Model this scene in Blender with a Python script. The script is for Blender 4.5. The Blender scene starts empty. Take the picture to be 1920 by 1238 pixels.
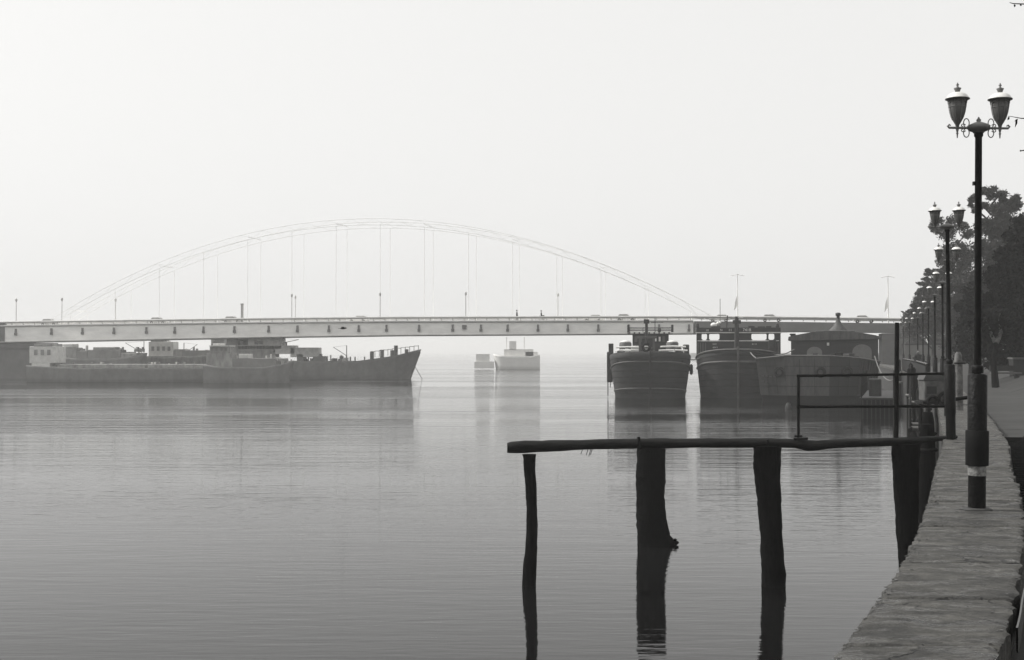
import bpy, math, random
from mathutils import Vector, Matrix, noise
R = math.radians
random.seed(11)
S = bpy.context.scene
COL = S.collection

# ------------------------------------------------------------------ camera
F = 2400.0                      # focal length in pixels of the 1920 px photograph
CZ = 4.3                        # eye height above the water
PITCH = math.atan(41.0 / F)
cam_d = bpy.data.cameras.new('camera'); cam = bpy.data.objects.new('camera', cam_d)
COL.objects.link(cam); S.camera = cam
cam_d.sensor_width = 36.0; cam_d.lens = 36.0 * F / 1920.0
cam_d.clip_start = 0.1; cam_d.clip_end = 20000
cam.location = (0, 0, CZ); cam.rotation_euler = (R(90) + PITCH, 0, 0)

# ------------------------------------------------------------------ sky, sun, exposure
VEIL = 2.9
SUN_EL, SUN_AZ = 46.0, -74.0    # azimuth measured from the view direction, negative = left
w = bpy.data.worlds.new('World'); S.world = w; w.use_nodes = True
nt = w.node_tree; nt.nodes.clear()
sky = nt.nodes.new('ShaderNodeTexSky'); sky.sky_type = 'NISHITA'; sky.sun_disc = False
sky.sun_elevation = R(SUN_EL); sky.sun_rotation = R(SUN_AZ)
sky.air_density = 1.2; sky.dust_density = 6.0; sky.ozone_density = 1.0
bw = nt.nodes.new('ShaderNodeRGBToBW')
tint = nt.nodes.new('ShaderNodeMix'); tint.data_type = 'RGBA'; tint.blend_type = 'MULTIPLY'
tint.inputs['Factor'].default_value = 1.0
tint.inputs['B'].default_value = (1.0, 0.997, 0.985, 1)
bg = nt.nodes.new('ShaderNodeBackground'); bg.inputs['Strength'].default_value = 0.15
out = nt.nodes.new('ShaderNodeOutputWorld')
veil = nt.nodes.new('ShaderNodeMix'); veil.data_type = 'RGBA'      # high fog veils most of the clear sky
veil.inputs['Factor'].default_value = 0.87; veil.inputs['B'].default_value = (VEIL, VEIL, VEIL, 1)
nt.links.new(sky.outputs[0], bw.inputs[0]); nt.links.new(bw.outputs[0], veil.inputs['A']); nt.links.new(veil.outputs['Result'], tint.inputs['A'])
nt.links.new(tint.outputs['Result'], bg.inputs['Color']); nt.links.new(bg.outputs[0], out.inputs['Surface'])

sd = bpy.data.lights.new('sun', 'SUN'); sun = bpy.data.objects.new('sun', sd); COL.objects.link(sun)
sd.energy = 2.0; sd.angle = R(1.5); sd.color = (1.0, 0.985, 0.96)
_e, _a = R(SUN_EL), R(SUN_AZ)
sdir = Vector((math.sin(_a) * math.cos(_e), math.cos(_a) * math.cos(_e), math.sin(_e)))
sun.rotation_euler = sdir.to_track_quat('Z', 'Y').to_euler()
sun.location = sdir * 60
S.view_settings.view_transform = 'Standard'; S.view_settings.look = 'None'
S.view_settings.gamma = 1.0; S.view_settings.use_curve_mapping = False
S.view_settings.exposure = 1.03
HAZE_DENSITY = 0.00065

S.render.engine = 'CYCLES'
S.cycles.use_denoising = True
S.cycles.max_bounces = 8; S.cycles.volume_bounces = 1
S.cycles.caustics_reflective = False; S.cycles.caustics_refractive = False

# ------------------------------------------------------------------ helpers
def px(x, y, d):
    """the place that a photograph pixel shows at distance d along the view axis"""
    u = (x - 960.0) / F; v = (619.0 - y) / F
    yy = math.cos(PITCH) - v * math.sin(PITCH); zz = math.sin(PITCH) + v * math.cos(PITCH)
    k = d / yy
    return Vector((u * k, d, CZ + zz * k))

MATS = {}
def mat(name, g, rough=0.8, var=0.25, scale=3.0, bump=0.0, bscale=20.0, spec=0.5, metal=0.0, stretch=(1, 1, 1), tint=(1.0, 0.99, 0.955)):
    if name in MATS: return MATS[name]
    m = bpy.data.materials.new(name); m.use_nodes = True
    t = m.node_tree; N = t.nodes; L = t.links
    b = N['Principled BSDF']; b.inputs['Roughness'].default_value = rough
    b.inputs['Metallic'].default_value = metal
    b.inputs['Specular IOR Level'].default_value = spec
    tc = N.new('ShaderNodeTexCoord'); mp = N.new('ShaderNodeMapping'); mp.inputs['Scale'].default_value = stretch
    L.new(tc.outputs['Object'], mp.inputs['Vector'])
    nz = N.new('ShaderNodeTexNoise'); nz.inputs['Scale'].default_value = scale; nz.inputs['Detail'].default_value = 8; nz.inputs['Roughness'].default_value = 0.65
    L.new(mp.outputs[0], nz.inputs['Vector'])
    cr = N.new('ShaderNodeValToRGB')
    lo, hi = g * (1 - var), min(0.95, g * (1 + var))
    cr.color_ramp.elements[0].position = 0.3; cr.color_ramp.elements[1].position = 0.7
    cr.color_ramp.elements[0].color = (lo * tint[0], lo * tint[1], lo * tint[2], 1)
    cr.color_ramp.elements[1].color = (hi * tint[0], hi * tint[1], hi * tint[2], 1)
    L.new(nz.outputs['Fac'], cr.inputs['Fac']); L.new(cr.outputs['Color'], b.inputs['Base Color'])
    if bump > 0:
        n2 = N.new('ShaderNodeTexNoise'); n2.inputs['Scale'].default_value = bscale; n2.inputs['Detail'].default_value = 6
        L.new(mp.outputs[0], n2.inputs['Vector'])
        bp = N.new('ShaderNodeBump'); bp.inputs['Strength'].default_value = bump; bp.inputs['Distance'].default_value = 0.05
        L.new(n2.outputs['Fac'], bp.inputs['Height']); L.new(bp.outputs[0], b.inputs['Normal'])
    MATS[name] = m
    return m

class MB:
    def __init__(s): s.v = []; s.f = []; s.sm = []
    def add(s, vs, fs, smooth=False):
        o = len(s.v); s.v += [tuple(p) for p in vs]
        s.f += [tuple(i + o for i in f) for f in fs]; s.sm += [smooth] * len(fs); return s
    def box(s, x0, x1, y0, y1, z0, z1, M=None, taper=0.0):
        cx, cy = (x0 + x1) / 2, (y0 + y1) / 2
        k = 1 - taper
        vs = [(x0, y0, z0), (x1, y0, z0), (x1, y1, z0), (x0, y1, z0)] + \
             [(cx + (x - cx) * k, cy + (y - cy) * k, z1) for x, y in ((x0, y0), (x1, y0), (x1, y1), (x0, y1))]
        if M: vs = [M @ Vector(p) for p in vs]
        return s.add(vs, [(3, 2, 1, 0), (4, 5, 6, 7), (0, 1, 5, 4), (1, 2, 6, 5), (2, 3, 7, 6), (3, 0, 4, 7)])
    def tube(s, path, rad, n=8, cap=True, smooth=True, flat=None):
        path = [Vector(p) for p in path]
        if not isinstance(rad, (list, tuple)): rad = [rad] * len(path)
        vs = []; up = None
        for i, p in enumerate(path):
            a = path[max(i - 1, 0)]; b = path[min(i + 1, len(path) - 1)]
            t = (b - a)
            t = t.normalized() if t.length > 1e-9 else Vector((0, 0, 1))
            if up is None:
                up = Vector((0, 0, 1)) if abs(t.z) < 0.9 else Vector((1, 0, 0))
            e1 = t.cross(up)
            if e1.length < 1e-4: e1 = t.cross(Vector((0, 1, 0)))
            e1.normalize(); e2 = e1.cross(t).normalized(); up = e2
            for k in range(n):
                q = 2 * math.pi * (k + 0.5) / n
                vs.append(p + e1 * (rad[i] * math.cos(q)) + e2 * (rad[i] * math.sin(q)))
        fs = []
        for i in range(len(path) - 1):
            for k in range(n):
                a = i * n + k; b = i * n + (k + 1) % n
                fs.append((a, b, b + n, a + n))
        s.add(vs, fs, smooth)
        if cap:
            s.add(vs[:n], [tuple(range(n))]); s.add(vs[-n:], [tuple(reversed(range(n)))])
        return s
    def lathe(s, prof, n=16, c=(0, 0, 0), smooth=True):
        vs = []; m = len(prof)
        for r, z in prof:
            for k in range(n):
                q = 2 * math.pi * k / n
                vs.append((c[0] + r * math.cos(q), c[1] + r * math.sin(q), c[2] + z))
        fs = [(i * n + k, i * n + (k + 1) % n, (i + 1) * n + (k + 1) % n, (i + 1) * n + k) for i in range(m - 1) for k in range(n)]
        s.add(vs, fs, smooth)
        s.add(vs[:n], [tuple(reversed(range(n)))]); s.add(vs[-n:], [tuple(range(n))]); return s
    def torus(s, c, r, rr, axis='y', n=18, m=8):
        vs = []; fs = []
        for i in range(n):
            a = 2 * math.pi * i / n
            for j in range(m):
                b = 2 * math.pi * j / m
                q = r + rr * math.cos(b); h = rr * math.sin(b)
                p = {'y': (q * math.cos(a), h, q * math.sin(a)), 'x': (h, q * math.cos(a), q * math.sin(a)), 'z': (q * math.cos(a), q * math.sin(a), h)}[axis]
                vs.append(Vector(c) + Vector(p))
        for i in range(n):
            for j in range(m):
                fs.append((i * m + j, ((i + 1) % n) * m + j, ((i + 1) % n) * m + (j + 1) % m, i * m + (j + 1) % m))
        return s.add(vs, fs, True)
    def ball(s, c, r, n=10, m=7, sc=(1, 1, 1)):
        prof = [(max(1e-3, r * math.sin(math.pi * i / m)), -r * math.cos(math.pi * i / m)) for i in range(m + 1)]
        t = MB().lathe(prof, n)
        return s.add([(c[0] + p[0] * sc[0], c[1] + p[1] * sc[1], c[2] + p[2] * sc[2]) for p in t.v], t.f, True)
    def prism(s, poly, axis, a, b):
        """poly of 2-D points extruded along axis between a and b"""
        n = len(poly)
        def mk(p, h): return {'x': (h, p[0], p[1]), 'y': (p[0], h, p[1]), 'z': (p[0], p[1], h)}[axis]
        vs = [mk(p, a) for p in poly] + [mk(p, b) for p in poly]
        fs = [tuple(range(n)), tuple(reversed(range(n, 2 * n)))] + [(i, (i + 1) % n, n + (i + 1) % n, n + i) for i in range(n)]
        return s.add(vs, fs)
    def mesh(s, name):
        me = bpy.data.meshes.new(name); me.from_pydata(s.v, [], s.f)
        me.polygons.foreach_set('use_smooth', s.sm); me.update(); return me
    def build(s, name, m, parent=None, bevel=0.0, fix=True):
        me = s.mesh(name)
        if fix and len(s.f) < 40000:
            import bmesh
            b = bmesh.new(); b.from_mesh(me); bmesh.ops.recalc_face_normals(b, faces=b.faces); b.to_mesh(me); b.free()
        o = bpy.data.objects.new(name, me); me.materials.append(m); COL.objects.link(o)
        if parent: o.parent = parent
        if bevel:
            md = o.modifiers.new('bevel', 'BEVEL'); md.width = bevel; md.segments = 2; md.limit_method = 'ANGLE'
        return o

def tag(o, label=None, cat=None, group=None, kind=None):
    for k, v in (('label', label), ('category', cat), ('group', group), ('kind', kind)):
        if v: o[k] = v
    return o
def thing(name, label, cat, loc=(0, 0, 0), rz=0.0, group=None):
    o = bpy.data.objects.new(name, None); COL.objects.link(o); o.empty_display_size = 0.3
    o.location = loc; o.rotation_euler = (0, 0, rz)
    return tag(o, label, cat, group)
KIDS = {}
def copy_tree(o, parent=None):
    c = o.copy(); COL.objects.link(c)
    if parent: c.parent = parent
    for ch in [x for x in COL.objects if x.parent == o]: copy_tree(ch, c)
    return c

# ------------------------------------------------------------------ materials
M_iron = mat('black_iron', 0.006, 0.5, 0.4, 8, 0.25, 30, spec=0.1)
M_rust = mat('rusty_dark_steel', 0.008, 0.85, 0.5, 6, 0.3, 25, spec=0.08)
M_lampgrey = mat('grey_lamp_metal', 0.13, 0.45, 0.3, 9, 0.1, 40)
M_dome = mat('glossy_pale_dome', 0.64, 0.2, 0.2, 14, 0.0)
M_glass = mat('dusty_lamp_glass', 0.10, 0.25, 0.2, 12)
M_white = mat('weathered_white_paint', 0.72, 0.6, 0.14, 5, 0.1, 20)
M_peel = mat('peeling_white_paint', 0.16, 0.8, 0.93, 22, 0.3, 30)
M_wood = mat('wet_black_timber', 0.004, 0.8, 0.6, 5, 0.5, 14, spec=0.04, stretch=(6, 6, 1))
_cr = [n for n in M_wood.node_tree.nodes if n.type == 'VALTORGB'][0].color_ramp     # chalky lichen stains on the timber
_el = _cr.elements.new(.76); _el.color = (.04, .04, .037, 1)
M_log = mat('dark_log', 0.012, 0.85, 0.6, 5, 0.5, 16, spec=0.1, stretch=(0.6, 5, 5))
M_hull = mat('dark_boat_timber', 0.012, 0.8, 0.75, 1.6, 0.3, 6, stretch=(.5, .5, 2.2))
M_hull2 = mat('brown_boat_timber', 0.014, 0.8, 0.75, 1.6, 0.3, 6, stretch=(.5, .5, 2.2))
M_strake = mat('grey_rubbing_strake', 0.08, 0.7, 0.3, 2)
M_steelh = mat('grey_steel_hull', 0.014, 0.7, 0.7, 1.8, stretch=(2, 2, .5))
M_steelp = mat('pale_steel_plate', 0.05, 0.7, 0.5, 1.8, stretch=(2, 2, .5))
M_steeld = mat('dark_steel_plate', 0.007, 0.6, 0.3, 0.6)
M_ship = mat('fogged_dark_ship_paint', 0.17, 0.75, 0.25, 0.6, stretch=(1.3, 1.3, .9))  # lifted tone, fog fade put into the hull colour
M_ship2 = mat('fogged_grey_ship_paint', 0.23, 0.75, 0.45, 0.7, stretch=(2, 2, .7))  # fog fade is part of this lighter grey too
M_pale = mat('pale_cabin_paint', 0.55, 0.6, 0.2, 1.5)
M_faraway = mat('fogged_hull_paint', 0.66, 0.6, 0.08, 0.5)  # pale tone stands in for fog over the farthest ship
M_arch = mat('fogged_arch_paint', 0.88, 0.6, 0.1, 0.25)  # near sky tone, so the fog fade is painted on arch, hangers and masts
M_appr = mat('plain_grey_bridge_steel', 0.12, 0.7, 0.2, 0.5)
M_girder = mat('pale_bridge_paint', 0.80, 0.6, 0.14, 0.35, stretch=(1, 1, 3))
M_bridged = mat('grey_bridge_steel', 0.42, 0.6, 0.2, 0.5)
M_pier = mat('dark_pier_concrete', 0.10, 0.85, 0.3, 0.4)
M_conc = mat('rough_concrete', 0.03, 0.75, 0.3, 3.0)
M_face = mat('stained_wall_concrete', 0.02, 0.85, 0.6, 1.2, 0.4, 5, stretch=(2, 2, 0.5))
M_road = mat('grey_promenade_paving', 0.033, 0.85, 0.3, 0.6, 0.15, 8, spec=0.2)
M_cloth = mat('dark_clothing', 0.02, 0.9, 0.3, 5)
M_skin = mat('skin', 0.2, 0.6, 0.1, 5)
M_rubber = mat('black_rubber', 0.006, 0.75, 0.3, 5, spec=0.1)
M_bark = mat('tree_bark', 0.025, 0.9, 0.5, 4, 0.4, 12, stretch=(4, 4, 1))
M_sunbark = mat('sunlit_tone_bark', 0.10, 0.85, 0.8, 5, 0.3, 12)  # pale tone stands in for sunlight on the forked limbs
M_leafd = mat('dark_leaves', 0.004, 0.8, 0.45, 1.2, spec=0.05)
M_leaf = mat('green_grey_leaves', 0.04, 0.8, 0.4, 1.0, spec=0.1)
M_car = mat('fogged_car_paint', 0.5, 0.3, 0.2, 1)  # lightened so that the cars' fog fade sits in the paint
M_carp = mat('pale_car_paint', 0.5, 0.3, 0.1, 1)
M_rope = mat('grey_rope', 0.12, 0.9, 0.3, 8)
M_wallb = mat('pale_boundary_wall_render', 0.14, 0.85, 0.2, 0.4)
M_feather = mat('dark_feathers', 0.02, 0.8, 0.2, 20)

# ------------------------------------------------------------------ water
def water_mat():
    m = bpy.data.materials.new('calm_river_water'); m.use_nodes = True
    t = m.node_tree; N = t.nodes; L = t.links; b = N['Principled BSDF']
    b.inputs['Base Color'].default_value = (0.005, 0.005, 0.005, 1)
    b.inputs['Roughness'].default_value = 0.03; b.inputs['IOR'].default_value = 1.2
    tc = N.new('ShaderNodeTexCoord')
    def nz(scale, sx, sy, det):
        mp = N.new('ShaderNodeMapping'); mp.inputs['Scale'].default_value = (sx, sy, 1)
        L.new(tc.outputs['Object'], mp.inputs['Vector'])
        n = N.new('ShaderNodeTexNoise'); n.inputs['Scale'].default_value = scale; n.inputs['Detail'].default_value = det
        L.new(mp.outputs[0], n.inputs['Vector']); return n.outputs['Fac']
    def math_(op, a, b_=None):
        n = N.new('ShaderNodeMath'); n.operation = op
        for i, q in enumerate((a, b_)):
            if q is None: continue
            if isinstance(q, (int, float)): n.inputs[i].default_value = q
            else: L.new(q, n.inputs[i])
        return n.outputs[0]
    fine = nz(1.0, 0.55, 3.2, 4); tiny = nz(1.0, 1.3, 5.5, 3); mid = nz(1.0, 0.13, 0.85, 5); patch = nz(1.0, 0.012, 0.05, 2)
    sep = N.new('ShaderNodeSeparateXYZ'); L.new(tc.outputs['Object'], sep.inputs[0])
    # ripples are raised by the breeze on mid-river, the water under the wall lies flat
    mr = N.new('ShaderNodeMapRange'); mr.inputs['From Min'].default_value = 22; mr.inputs['From Max'].default_value = 95
    mr.inputs['To Min'].default_value = 0.12; mr.inputs['To Max'].default_value = 2.6
    L.new(sep.outputs['Y'], mr.inputs['Value'])
    pr = N.new('ShaderNodeMapRange'); pr.inputs['From Min'].default_value = 0.42; pr.inputs['From Max'].default_value = 0.6
    pr.inputs['To Min'].default_value = 0.15; pr.inputs['To Max'].default_value = 1.0; L.new(patch, pr.inputs['Value'])
    far = N.new('ShaderNodeMapRange'); far.inputs['From Min'].default_value = 88; far.inputs['From Max'].default_value = 185
    far.inputs['To Min'].default_value = 0.0; far.inputs['To Max'].default_value = 3.4; L.new(sep.outputs['Y'], far.inputs['Value'])
    amp = math_('MULTIPLY', math_('ADD', mr.outputs[0], far.outputs[0]), pr.outputs[0])
    near = math_('MULTIPLY', math_('ADD', math_('MULTIPLY', fine, 0.011), math_('MULTIPLY', tiny, 0.0075)), math_('ADD', math_('MULTIPLY', amp, 0.8), 0.55))
    h = math_('ADD', near, math_('MULTIPLY', math_('MULTIPLY', mid, 0.05), amp))
    bp = N.new('ShaderNodeBump'); bp.inputs['Strength'].default_value = 1.0; bp.inputs['Distance'].default_value = 1.0
    L.new(h, bp.inputs['Height']); L.new(bp.outputs[0], b.inputs['Normal'])
    return m
wm = MB(); wm.add([(-6000, -300, 0), (6000, -300, 0), (6000, 9000, 0), (-6000, 9000, 0)], [(0, 1, 2, 3)])
tag(wm.build('river_water', water_mat(), fix=False), kind='structure')

# ------------------------------------------------------------------ embankment wall and promenade
LE = [(-2.1, -2), (-0.9, 1), (0.5, 4), (1.66, 6.64), (2.92, 9.6), (4.2, 13.0), (5.95, 18), (7.62, 22.6), (7.9, 23.5), (10.75, 32.2), (14.0, 42.2), (16.9, 51.6), (21.3, 66.4), (24.1, 76), (26.85, 85.5), (30.5, 99), (34.3, 113), (41, 140), (47, 165), (55, 210), (66, 300), (110, 700), (200, 1600)]
RE = [(-1.2, -2), (0.0, 1), (1.35, 4), (2.51, 6.64), (3.85, 9.7), (5.2, 13), (7.0, 18), (8.75, 22.6), (12.0, 32.2), (15.3, 42.2), (18.2, 51.6), (22.6, 66.4), (25.4, 76), (28.15, 85.5), (31.8, 99), (35.6, 113), (42.3, 140), (48.3, 165), (56.3, 210), (67.3, 300), (111.3, 700), (201.3, 1600)]
def edge(E, y):
    for i in range(len(E) - 1):
        if y <= E[i + 1][1] or i == len(E) - 2:
            t = (y - E[i][1]) / (E[i + 1][1] - E[i][1]); return E[i][0] + t * (E[i + 1][0] - E[i][0])
def le(y): return (edge(LE, y - 1.2) + 2 * edge(LE, y) + edge(LE, y + 1.2)) / 4
def re(y): return (edge(RE, y - 1.2) + 2 * edge(RE, y) + edge(RE, y + 1.2)) / 4
WT, GZ = 2.70, 2.40
wall = thing('embankment_wall', 'low weathered concrete river wall curving away beside the promenade, carrying the lamp posts', 'wall', (le(8), 8, 0))
def rel(o, root): o.location = -root.location; return o
ys = [-2 + 1.0 * i for i in range(40)] + [38 + 4 * i for i in range(30)] + [160, 180, 210, 250, 300, 500, 700, 1100, 1600]
b = MB(); vs = []
for y in ys:
    l, r = le(y) + 0.05, re(y) - 0.05
    vs += [(l - 0.05, y, -1.0), (l, y, WT - 0.22), (r, y, WT - 0.22), (r, y, -1.0)]
fs = [(4 * i + k, 4 * i + k + 1, 4 * i + k + 5, 4 * i + k + 4) for i in range(len(ys) - 1) for k in range(3)]
b.add(vs, fs)
rel(b.build('wall_body', M_face, wall), wall)

def concrete_mat():
    m = bpy.data.materials.new('cracked_grey_concrete'); m.use_nodes = True
    t = m.node_tree; N = t.nodes; L = t.links; b = N['Principled BSDF']
    tc = N.new('ShaderNodeTexCoord')
    def nz(scale, st, det=8, rough=0.6):
        mp = N.new('ShaderNodeMapping'); mp.inputs['Scale'].default_value = st; L.new(tc.outputs['Object'], mp.inputs['Vector'])
        n = N.new('ShaderNodeTexNoise'); n.inputs['Scale'].default_value = scale; n.inputs['Detail'].default_value = det; n.inputs['Roughness'].default_value = rough
        L.new(mp.outputs[0], n.inputs['Vector']); return n.outputs['Fac']
    a = nz(2.5, (1, 2, 1)); c = nz(22, (1, 1.2, 1), 8, 0.75); s = nz(1.0, (2, 4.5, 3), 8, 0.7)
    def ramp(f, p0, c0, p1, c1):
        r = N.new('ShaderNodeValToRGB'); r.color_ramp.elements[0].position = p0; r.color_ramp.elements[1].position = p1
        r.color_ramp.elements[0].color = (c0, c0 * .99, c0 * .96, 1); r.color_ramp.elements[1].color = (c1, c1 * .99, c1 * .96, 1)
        L.new(f, r.inputs['Fac']); return r.outputs['Color']
    def mul(x, y):
        n = N.new('ShaderNodeMix'); n.data_type = 'RGBA'; n.blend_type = 'MULTIPLY'; n.inputs['Factor'].default_value = 1
        L.new(x, n.inputs['A']); L.new(y, n.inputs['B']); return n.outputs['Result']
    colr0 = mul(mul(ramp(a, 0.36, 0.030, 0.62, 0.092), ramp(c, 0.38, 0.5, 0.6, 1.05)), ramp(s, 0.38, 0.5, 0.55, 1.0))  # mottled concrete; pale end of the first ramp also suggests sunlit patches
    
    wet = nz(1.0, (2.4, 6.5, 1), 8, 0.75)
    rr = N.new('ShaderNodeMapRange'); rr.inputs['From Min'].default_value = 0.51; rr.inputs['From Max'].default_value = 0.62
    rr.inputs['To Min'].default_value = 0.8; rr.inputs['To Max'].default_value = 0.14
    L.new(wet, rr.inputs['Value']); L.new(rr.outputs[0], b.inputs['Roughness'])
    # cracks: edges of a stretched, distorted cell pattern, broken up so that only some stretches open
    mpv = N.new('ShaderNodeMapping'); mpv.inputs['Scale'].default_value = (1.1, 1.7, 1); L.new(tc.outputs['Object'], mpv.inputs['Vector'])
    dn = N.new('ShaderNodeTexNoise'); dn.inputs['Scale'].default_value = 4; dn.inputs['Detail'].default_value = 5; L.new(mpv.outputs[0], dn.inputs['Vector'])
    va = N.new('ShaderNodeVectorMath'); va.operation = 'MULTIPLY_ADD'; L.new(dn.outputs['Color'], va.inputs[0]); va.inputs[1].default_value = (0.5, 0.5, 0); L.new(mpv.outputs[0], va.inputs[2])
    vo = N.new('ShaderNodeTexVoronoi'); vo.feature = 'DISTANCE_TO_EDGE'; vo.inputs['Scale'].default_value = 1.0; L.new(va.outputs[0], vo.inputs['Vector'])
    ck = ramp(vo.outputs['Distance'], 0.004, 0.0, 0.014, 1.0)
    cg = ramp(nz(1.3, (1, 1, 1), 2), 0.48, 0.0, 0.54, 1.0)
    mxk = N.new('ShaderNodeMix'); mxk.data_type = 'RGBA'; mxk.blend_type = 'LIGHTEN'; mxk.inputs['Factor'].default_value = 1
    L.new(ck, mxk.inputs['A']); L.new(cg, mxk.inputs['B']); crack = mxk.outputs['Result']
    L.new(mul(colr0, crack), b.inputs['Base Color'])
    h1 = nz(7, (1, 1.9, 1), 10, 0.72); h2 = nz(60, (1, 1.5, 1), 3)
    ad = N.new('ShaderNodeMath'); ad.operation = 'MULTIPLY_ADD'; L.new(h2, ad.inputs[0]); ad.inputs[1].default_value = 0.25; L.new(h1, ad.inputs[2])
    bp = N.new('ShaderNodeBump'); bp.inputs['Strength'].default_value = 1.0; bp.inputs['Distance'].default_value = 0.05
    cb = N.new('ShaderNodeMath'); cb.operation = 'MULTIPLY_ADD'; L.new(crack, cb.inputs[0]); cb.inputs[1].default_value = 0.5; L.new(ad.outputs[0], cb.inputs[2]); L.new(cb.outputs[0], bp.inputs['Height']); L.new(bp.outputs[0], b.inputs['Normal'])
    return m
M_slab = concrete_mat()
def slab(y0, y1, res):
    b = MB(); ny = max(2, int((y1 - y0) / (res * 1.6))); nx = max(4, int(1.0 / res))
    dz = random.uniform(-0.012, 0.012); tl = random.uniform(-0.01, 0.01)
    vs = []
    for j in range(ny + 1):
        y = y0 + 0.012 + (y1 - y0 - 0.024) * j / ny
        n1 = noise.fractal(Vector((7.1, y * 2.6, 0)), 0.8, 2.2, 5); n2 = noise.fractal(Vector((31.7, y * 2.6, 0)), 0.8, 2.2, 5)
        n3 = noise.fractal(Vector((3.3, y * 11, 0)), .6, 2.2, 4)
        l = le(y) + 0.025 * n1 + 0.016 * n3; r = re(y) + 0.045 * n2 - 0.02 * n3
        for i in range(nx + 1):
            t = i / nx; x = l + (r - l) * t
            z = WT + dz + tl * (t - 0.5) + 0.008 * noise.fractal(Vector((x * 3.0, y * 4.0, 3)), 0.6, 2.1, 6)
            z += 0.008 * noise.noise(Vector((x * 1.3, y * 1.2, 9)))
            ed = min(t, 1 - t)
            if ed < 0.06: z -= 0.022 * (1 - ed / 0.06) ** 2 * (0.6 + noise.noise(Vector((x * 9, y * 9, 1))))
            if j in (0, ny): z -= 0.018 + 0.02 * abs(noise.noise(Vector((x * 12, y, 5))))
            vs.append((x, y, z))
    W = nx + 1
    fs = [(j * W + i, j * W + i + 1, (j + 1) * W + i + 1, (j + 1) * W + i) for j in range(ny) for i in range(nx)]
    b.add(vs, fs, True)
    ring = [i for i in range(W)] + [j * W + nx for j in range(1, ny + 1)] + [ny * W + i for i in range(nx - 1, -1, -1)] + [j * W for j in range(ny - 1, 0, -1)]
    top = [vs[i] for i in ring]
    low = []
    for p in top:
        k = 0.03 * noise.noise(Vector((p[0] * 5, p[1] * 5, 17)))
        low.append((p[0] + k, p[1], WT - 0.24 + 0.02 * k))
    n = len(top)
    b.add(top + low, [(i, n + i, n + (i + 1) % n, (i + 1) % n) for i in range(n)])
    return rel(b.build('capping_slab', M_slab, wall, fix=False), wall)
y = -2.0; L_ = [1.9, 2.1, 1.7, 1.5, 1.25, 0.75, 1.3, 1.6, 2.2]
k = 0
while y < 125:
    ln = L_[k % len(L_)] * random.uniform(0.9, 1.1) if y < 25 else (3.2 if y < 60 else 6.0)
    if 3.9 < y + ln < 4.3: ln += 0.4
    slab(y, y + ln, 0.022 if 4.5 < y < 14 else (0.05 if y < 30 else 0.2)); y += ln; k += 1
slab(y, 170, 0.4); slab(170, 300, 0.4)
b = MB(); vs = []
PROF = [(-0.06, 2.40), (2.5, 2.46), (4.2, 2.95), (5.0, 3.05), (9, 3.1), (30, 3.1), (300, 3.1)]
for y in ys:
    r = re(y)
    vs += [(r + dx, y, z) for dx, z in PROF]
n = len(PROF)
b.add(vs, [(i * n + k, i * n + k + 1, (i + 1) * n + k + 1, (i + 1) * n + k) for i in range(len(ys) - 1) for k in range(n - 1)], True)
tag(b.build('promenade', M_road, fix=False), kind='structure')
def gz(x, y):
    t = x - re(y)
    for i in range(n - 1):
        if t <= PROF[i + 1][0]: 
            a, c = PROF[i], PROF[i + 1]; return a[1] + (c[1] - a[1]) * max(0, (t - a[0])) / (c[0] - a[0])
    return 3.1

# loose rubble and chips crumbling off the edges of the wall top
def chip(b, c, r, rg):
    n = 6; pts = []
    for j, (zz, k) in enumerate(((-.3, .8), (.35, 1.0), (.9, .5))):
        for i in range(n):
            a = 2 * math.pi * i / n + j * .4; q = r * k * rg.uniform(.6, 1.25)
            pts.append((c[0] + q * math.cos(a) * 1.4, c[1] + q * math.sin(a), c[2] + r * zz * .45))
    b.add(pts, [(j * n + i, j * n + (i + 1) % n, (j + 1) * n + (i + 1) % n, (j + 1) * n + i) for j in range(2) for i in range(n)] + [tuple(range(2 * n, 3 * n))])
rg = random.Random(21); b = MB()
for _ in range(900):
    y = 4.5 + rg.random() ** 1.4 * 18
    if rg.random() < .75: x = le(y) + abs(rg.gauss(.0, .045))
    elif rg.random() < .6: x = re(y) - abs(rg.gauss(.03, .06))
    else: x = rg.uniform(le(y) + .05, re(y) - .05)
    chip(b, (x, y, WT + .006), rg.choice((.003, .004, .005, .007, .011)), rg)
o = rel(b.build('edge_rubble', mat('pale_concrete_chips', 0.07, .6, .6, 30), wall, fix=False), wall); o['kind'] = 'stuff'
b = MB(); 
for i in range(8):
    y = 7.5 + .2 * i
    x = re(y) + .055 + .003 * math.sin(i); x2 = re(y + .2) + .055 + .003 * math.sin(i + 1)
    b.add([(x, y, WT - .16), (x2, y + .2, WT - .16), (x2, y + .2, WT - .01), (x, y, WT - .01), (x + .012, y, WT - .16), (x2 + .012, y + .2, WT - .16), (x2 + .012, y + .2, WT - .01), (x + .012, y, WT - .01)],
          [(0, 1, 2, 3), (5, 4, 7, 6), (3, 2, 6, 7), (0, 4, 5, 1)])
rel(b.build('steel_edging', mat('bent_galvanised_strip', .05, .45, .3, 8), wall), wall)
dg = thing('shadow_grid', 'added dark bars standing in for the grid shadow at the foot of the river wall', 'grid', (re(20) + .3, 20, 2.42))  # dark bars added in place of a grid shadow by the wall
gv = lambda x, y, z: Vector((x, y, z)) - dg.location
for dx in (.03, .62): MB().tube([gv(re(14 + i) + dx, 14 + i, 2.425 + .015) for i in range(15)], .03, 6).build('frame_bar', M_rust, dg)
for i in range(46):
    y = 14.2 + .3 * i; MB().tube([gv(re(y) + .03, y, 2.44), gv(re(y) + .62, y, 2.44)], .02, 4).build('shadow_bar', M_rust, dg)
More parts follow.
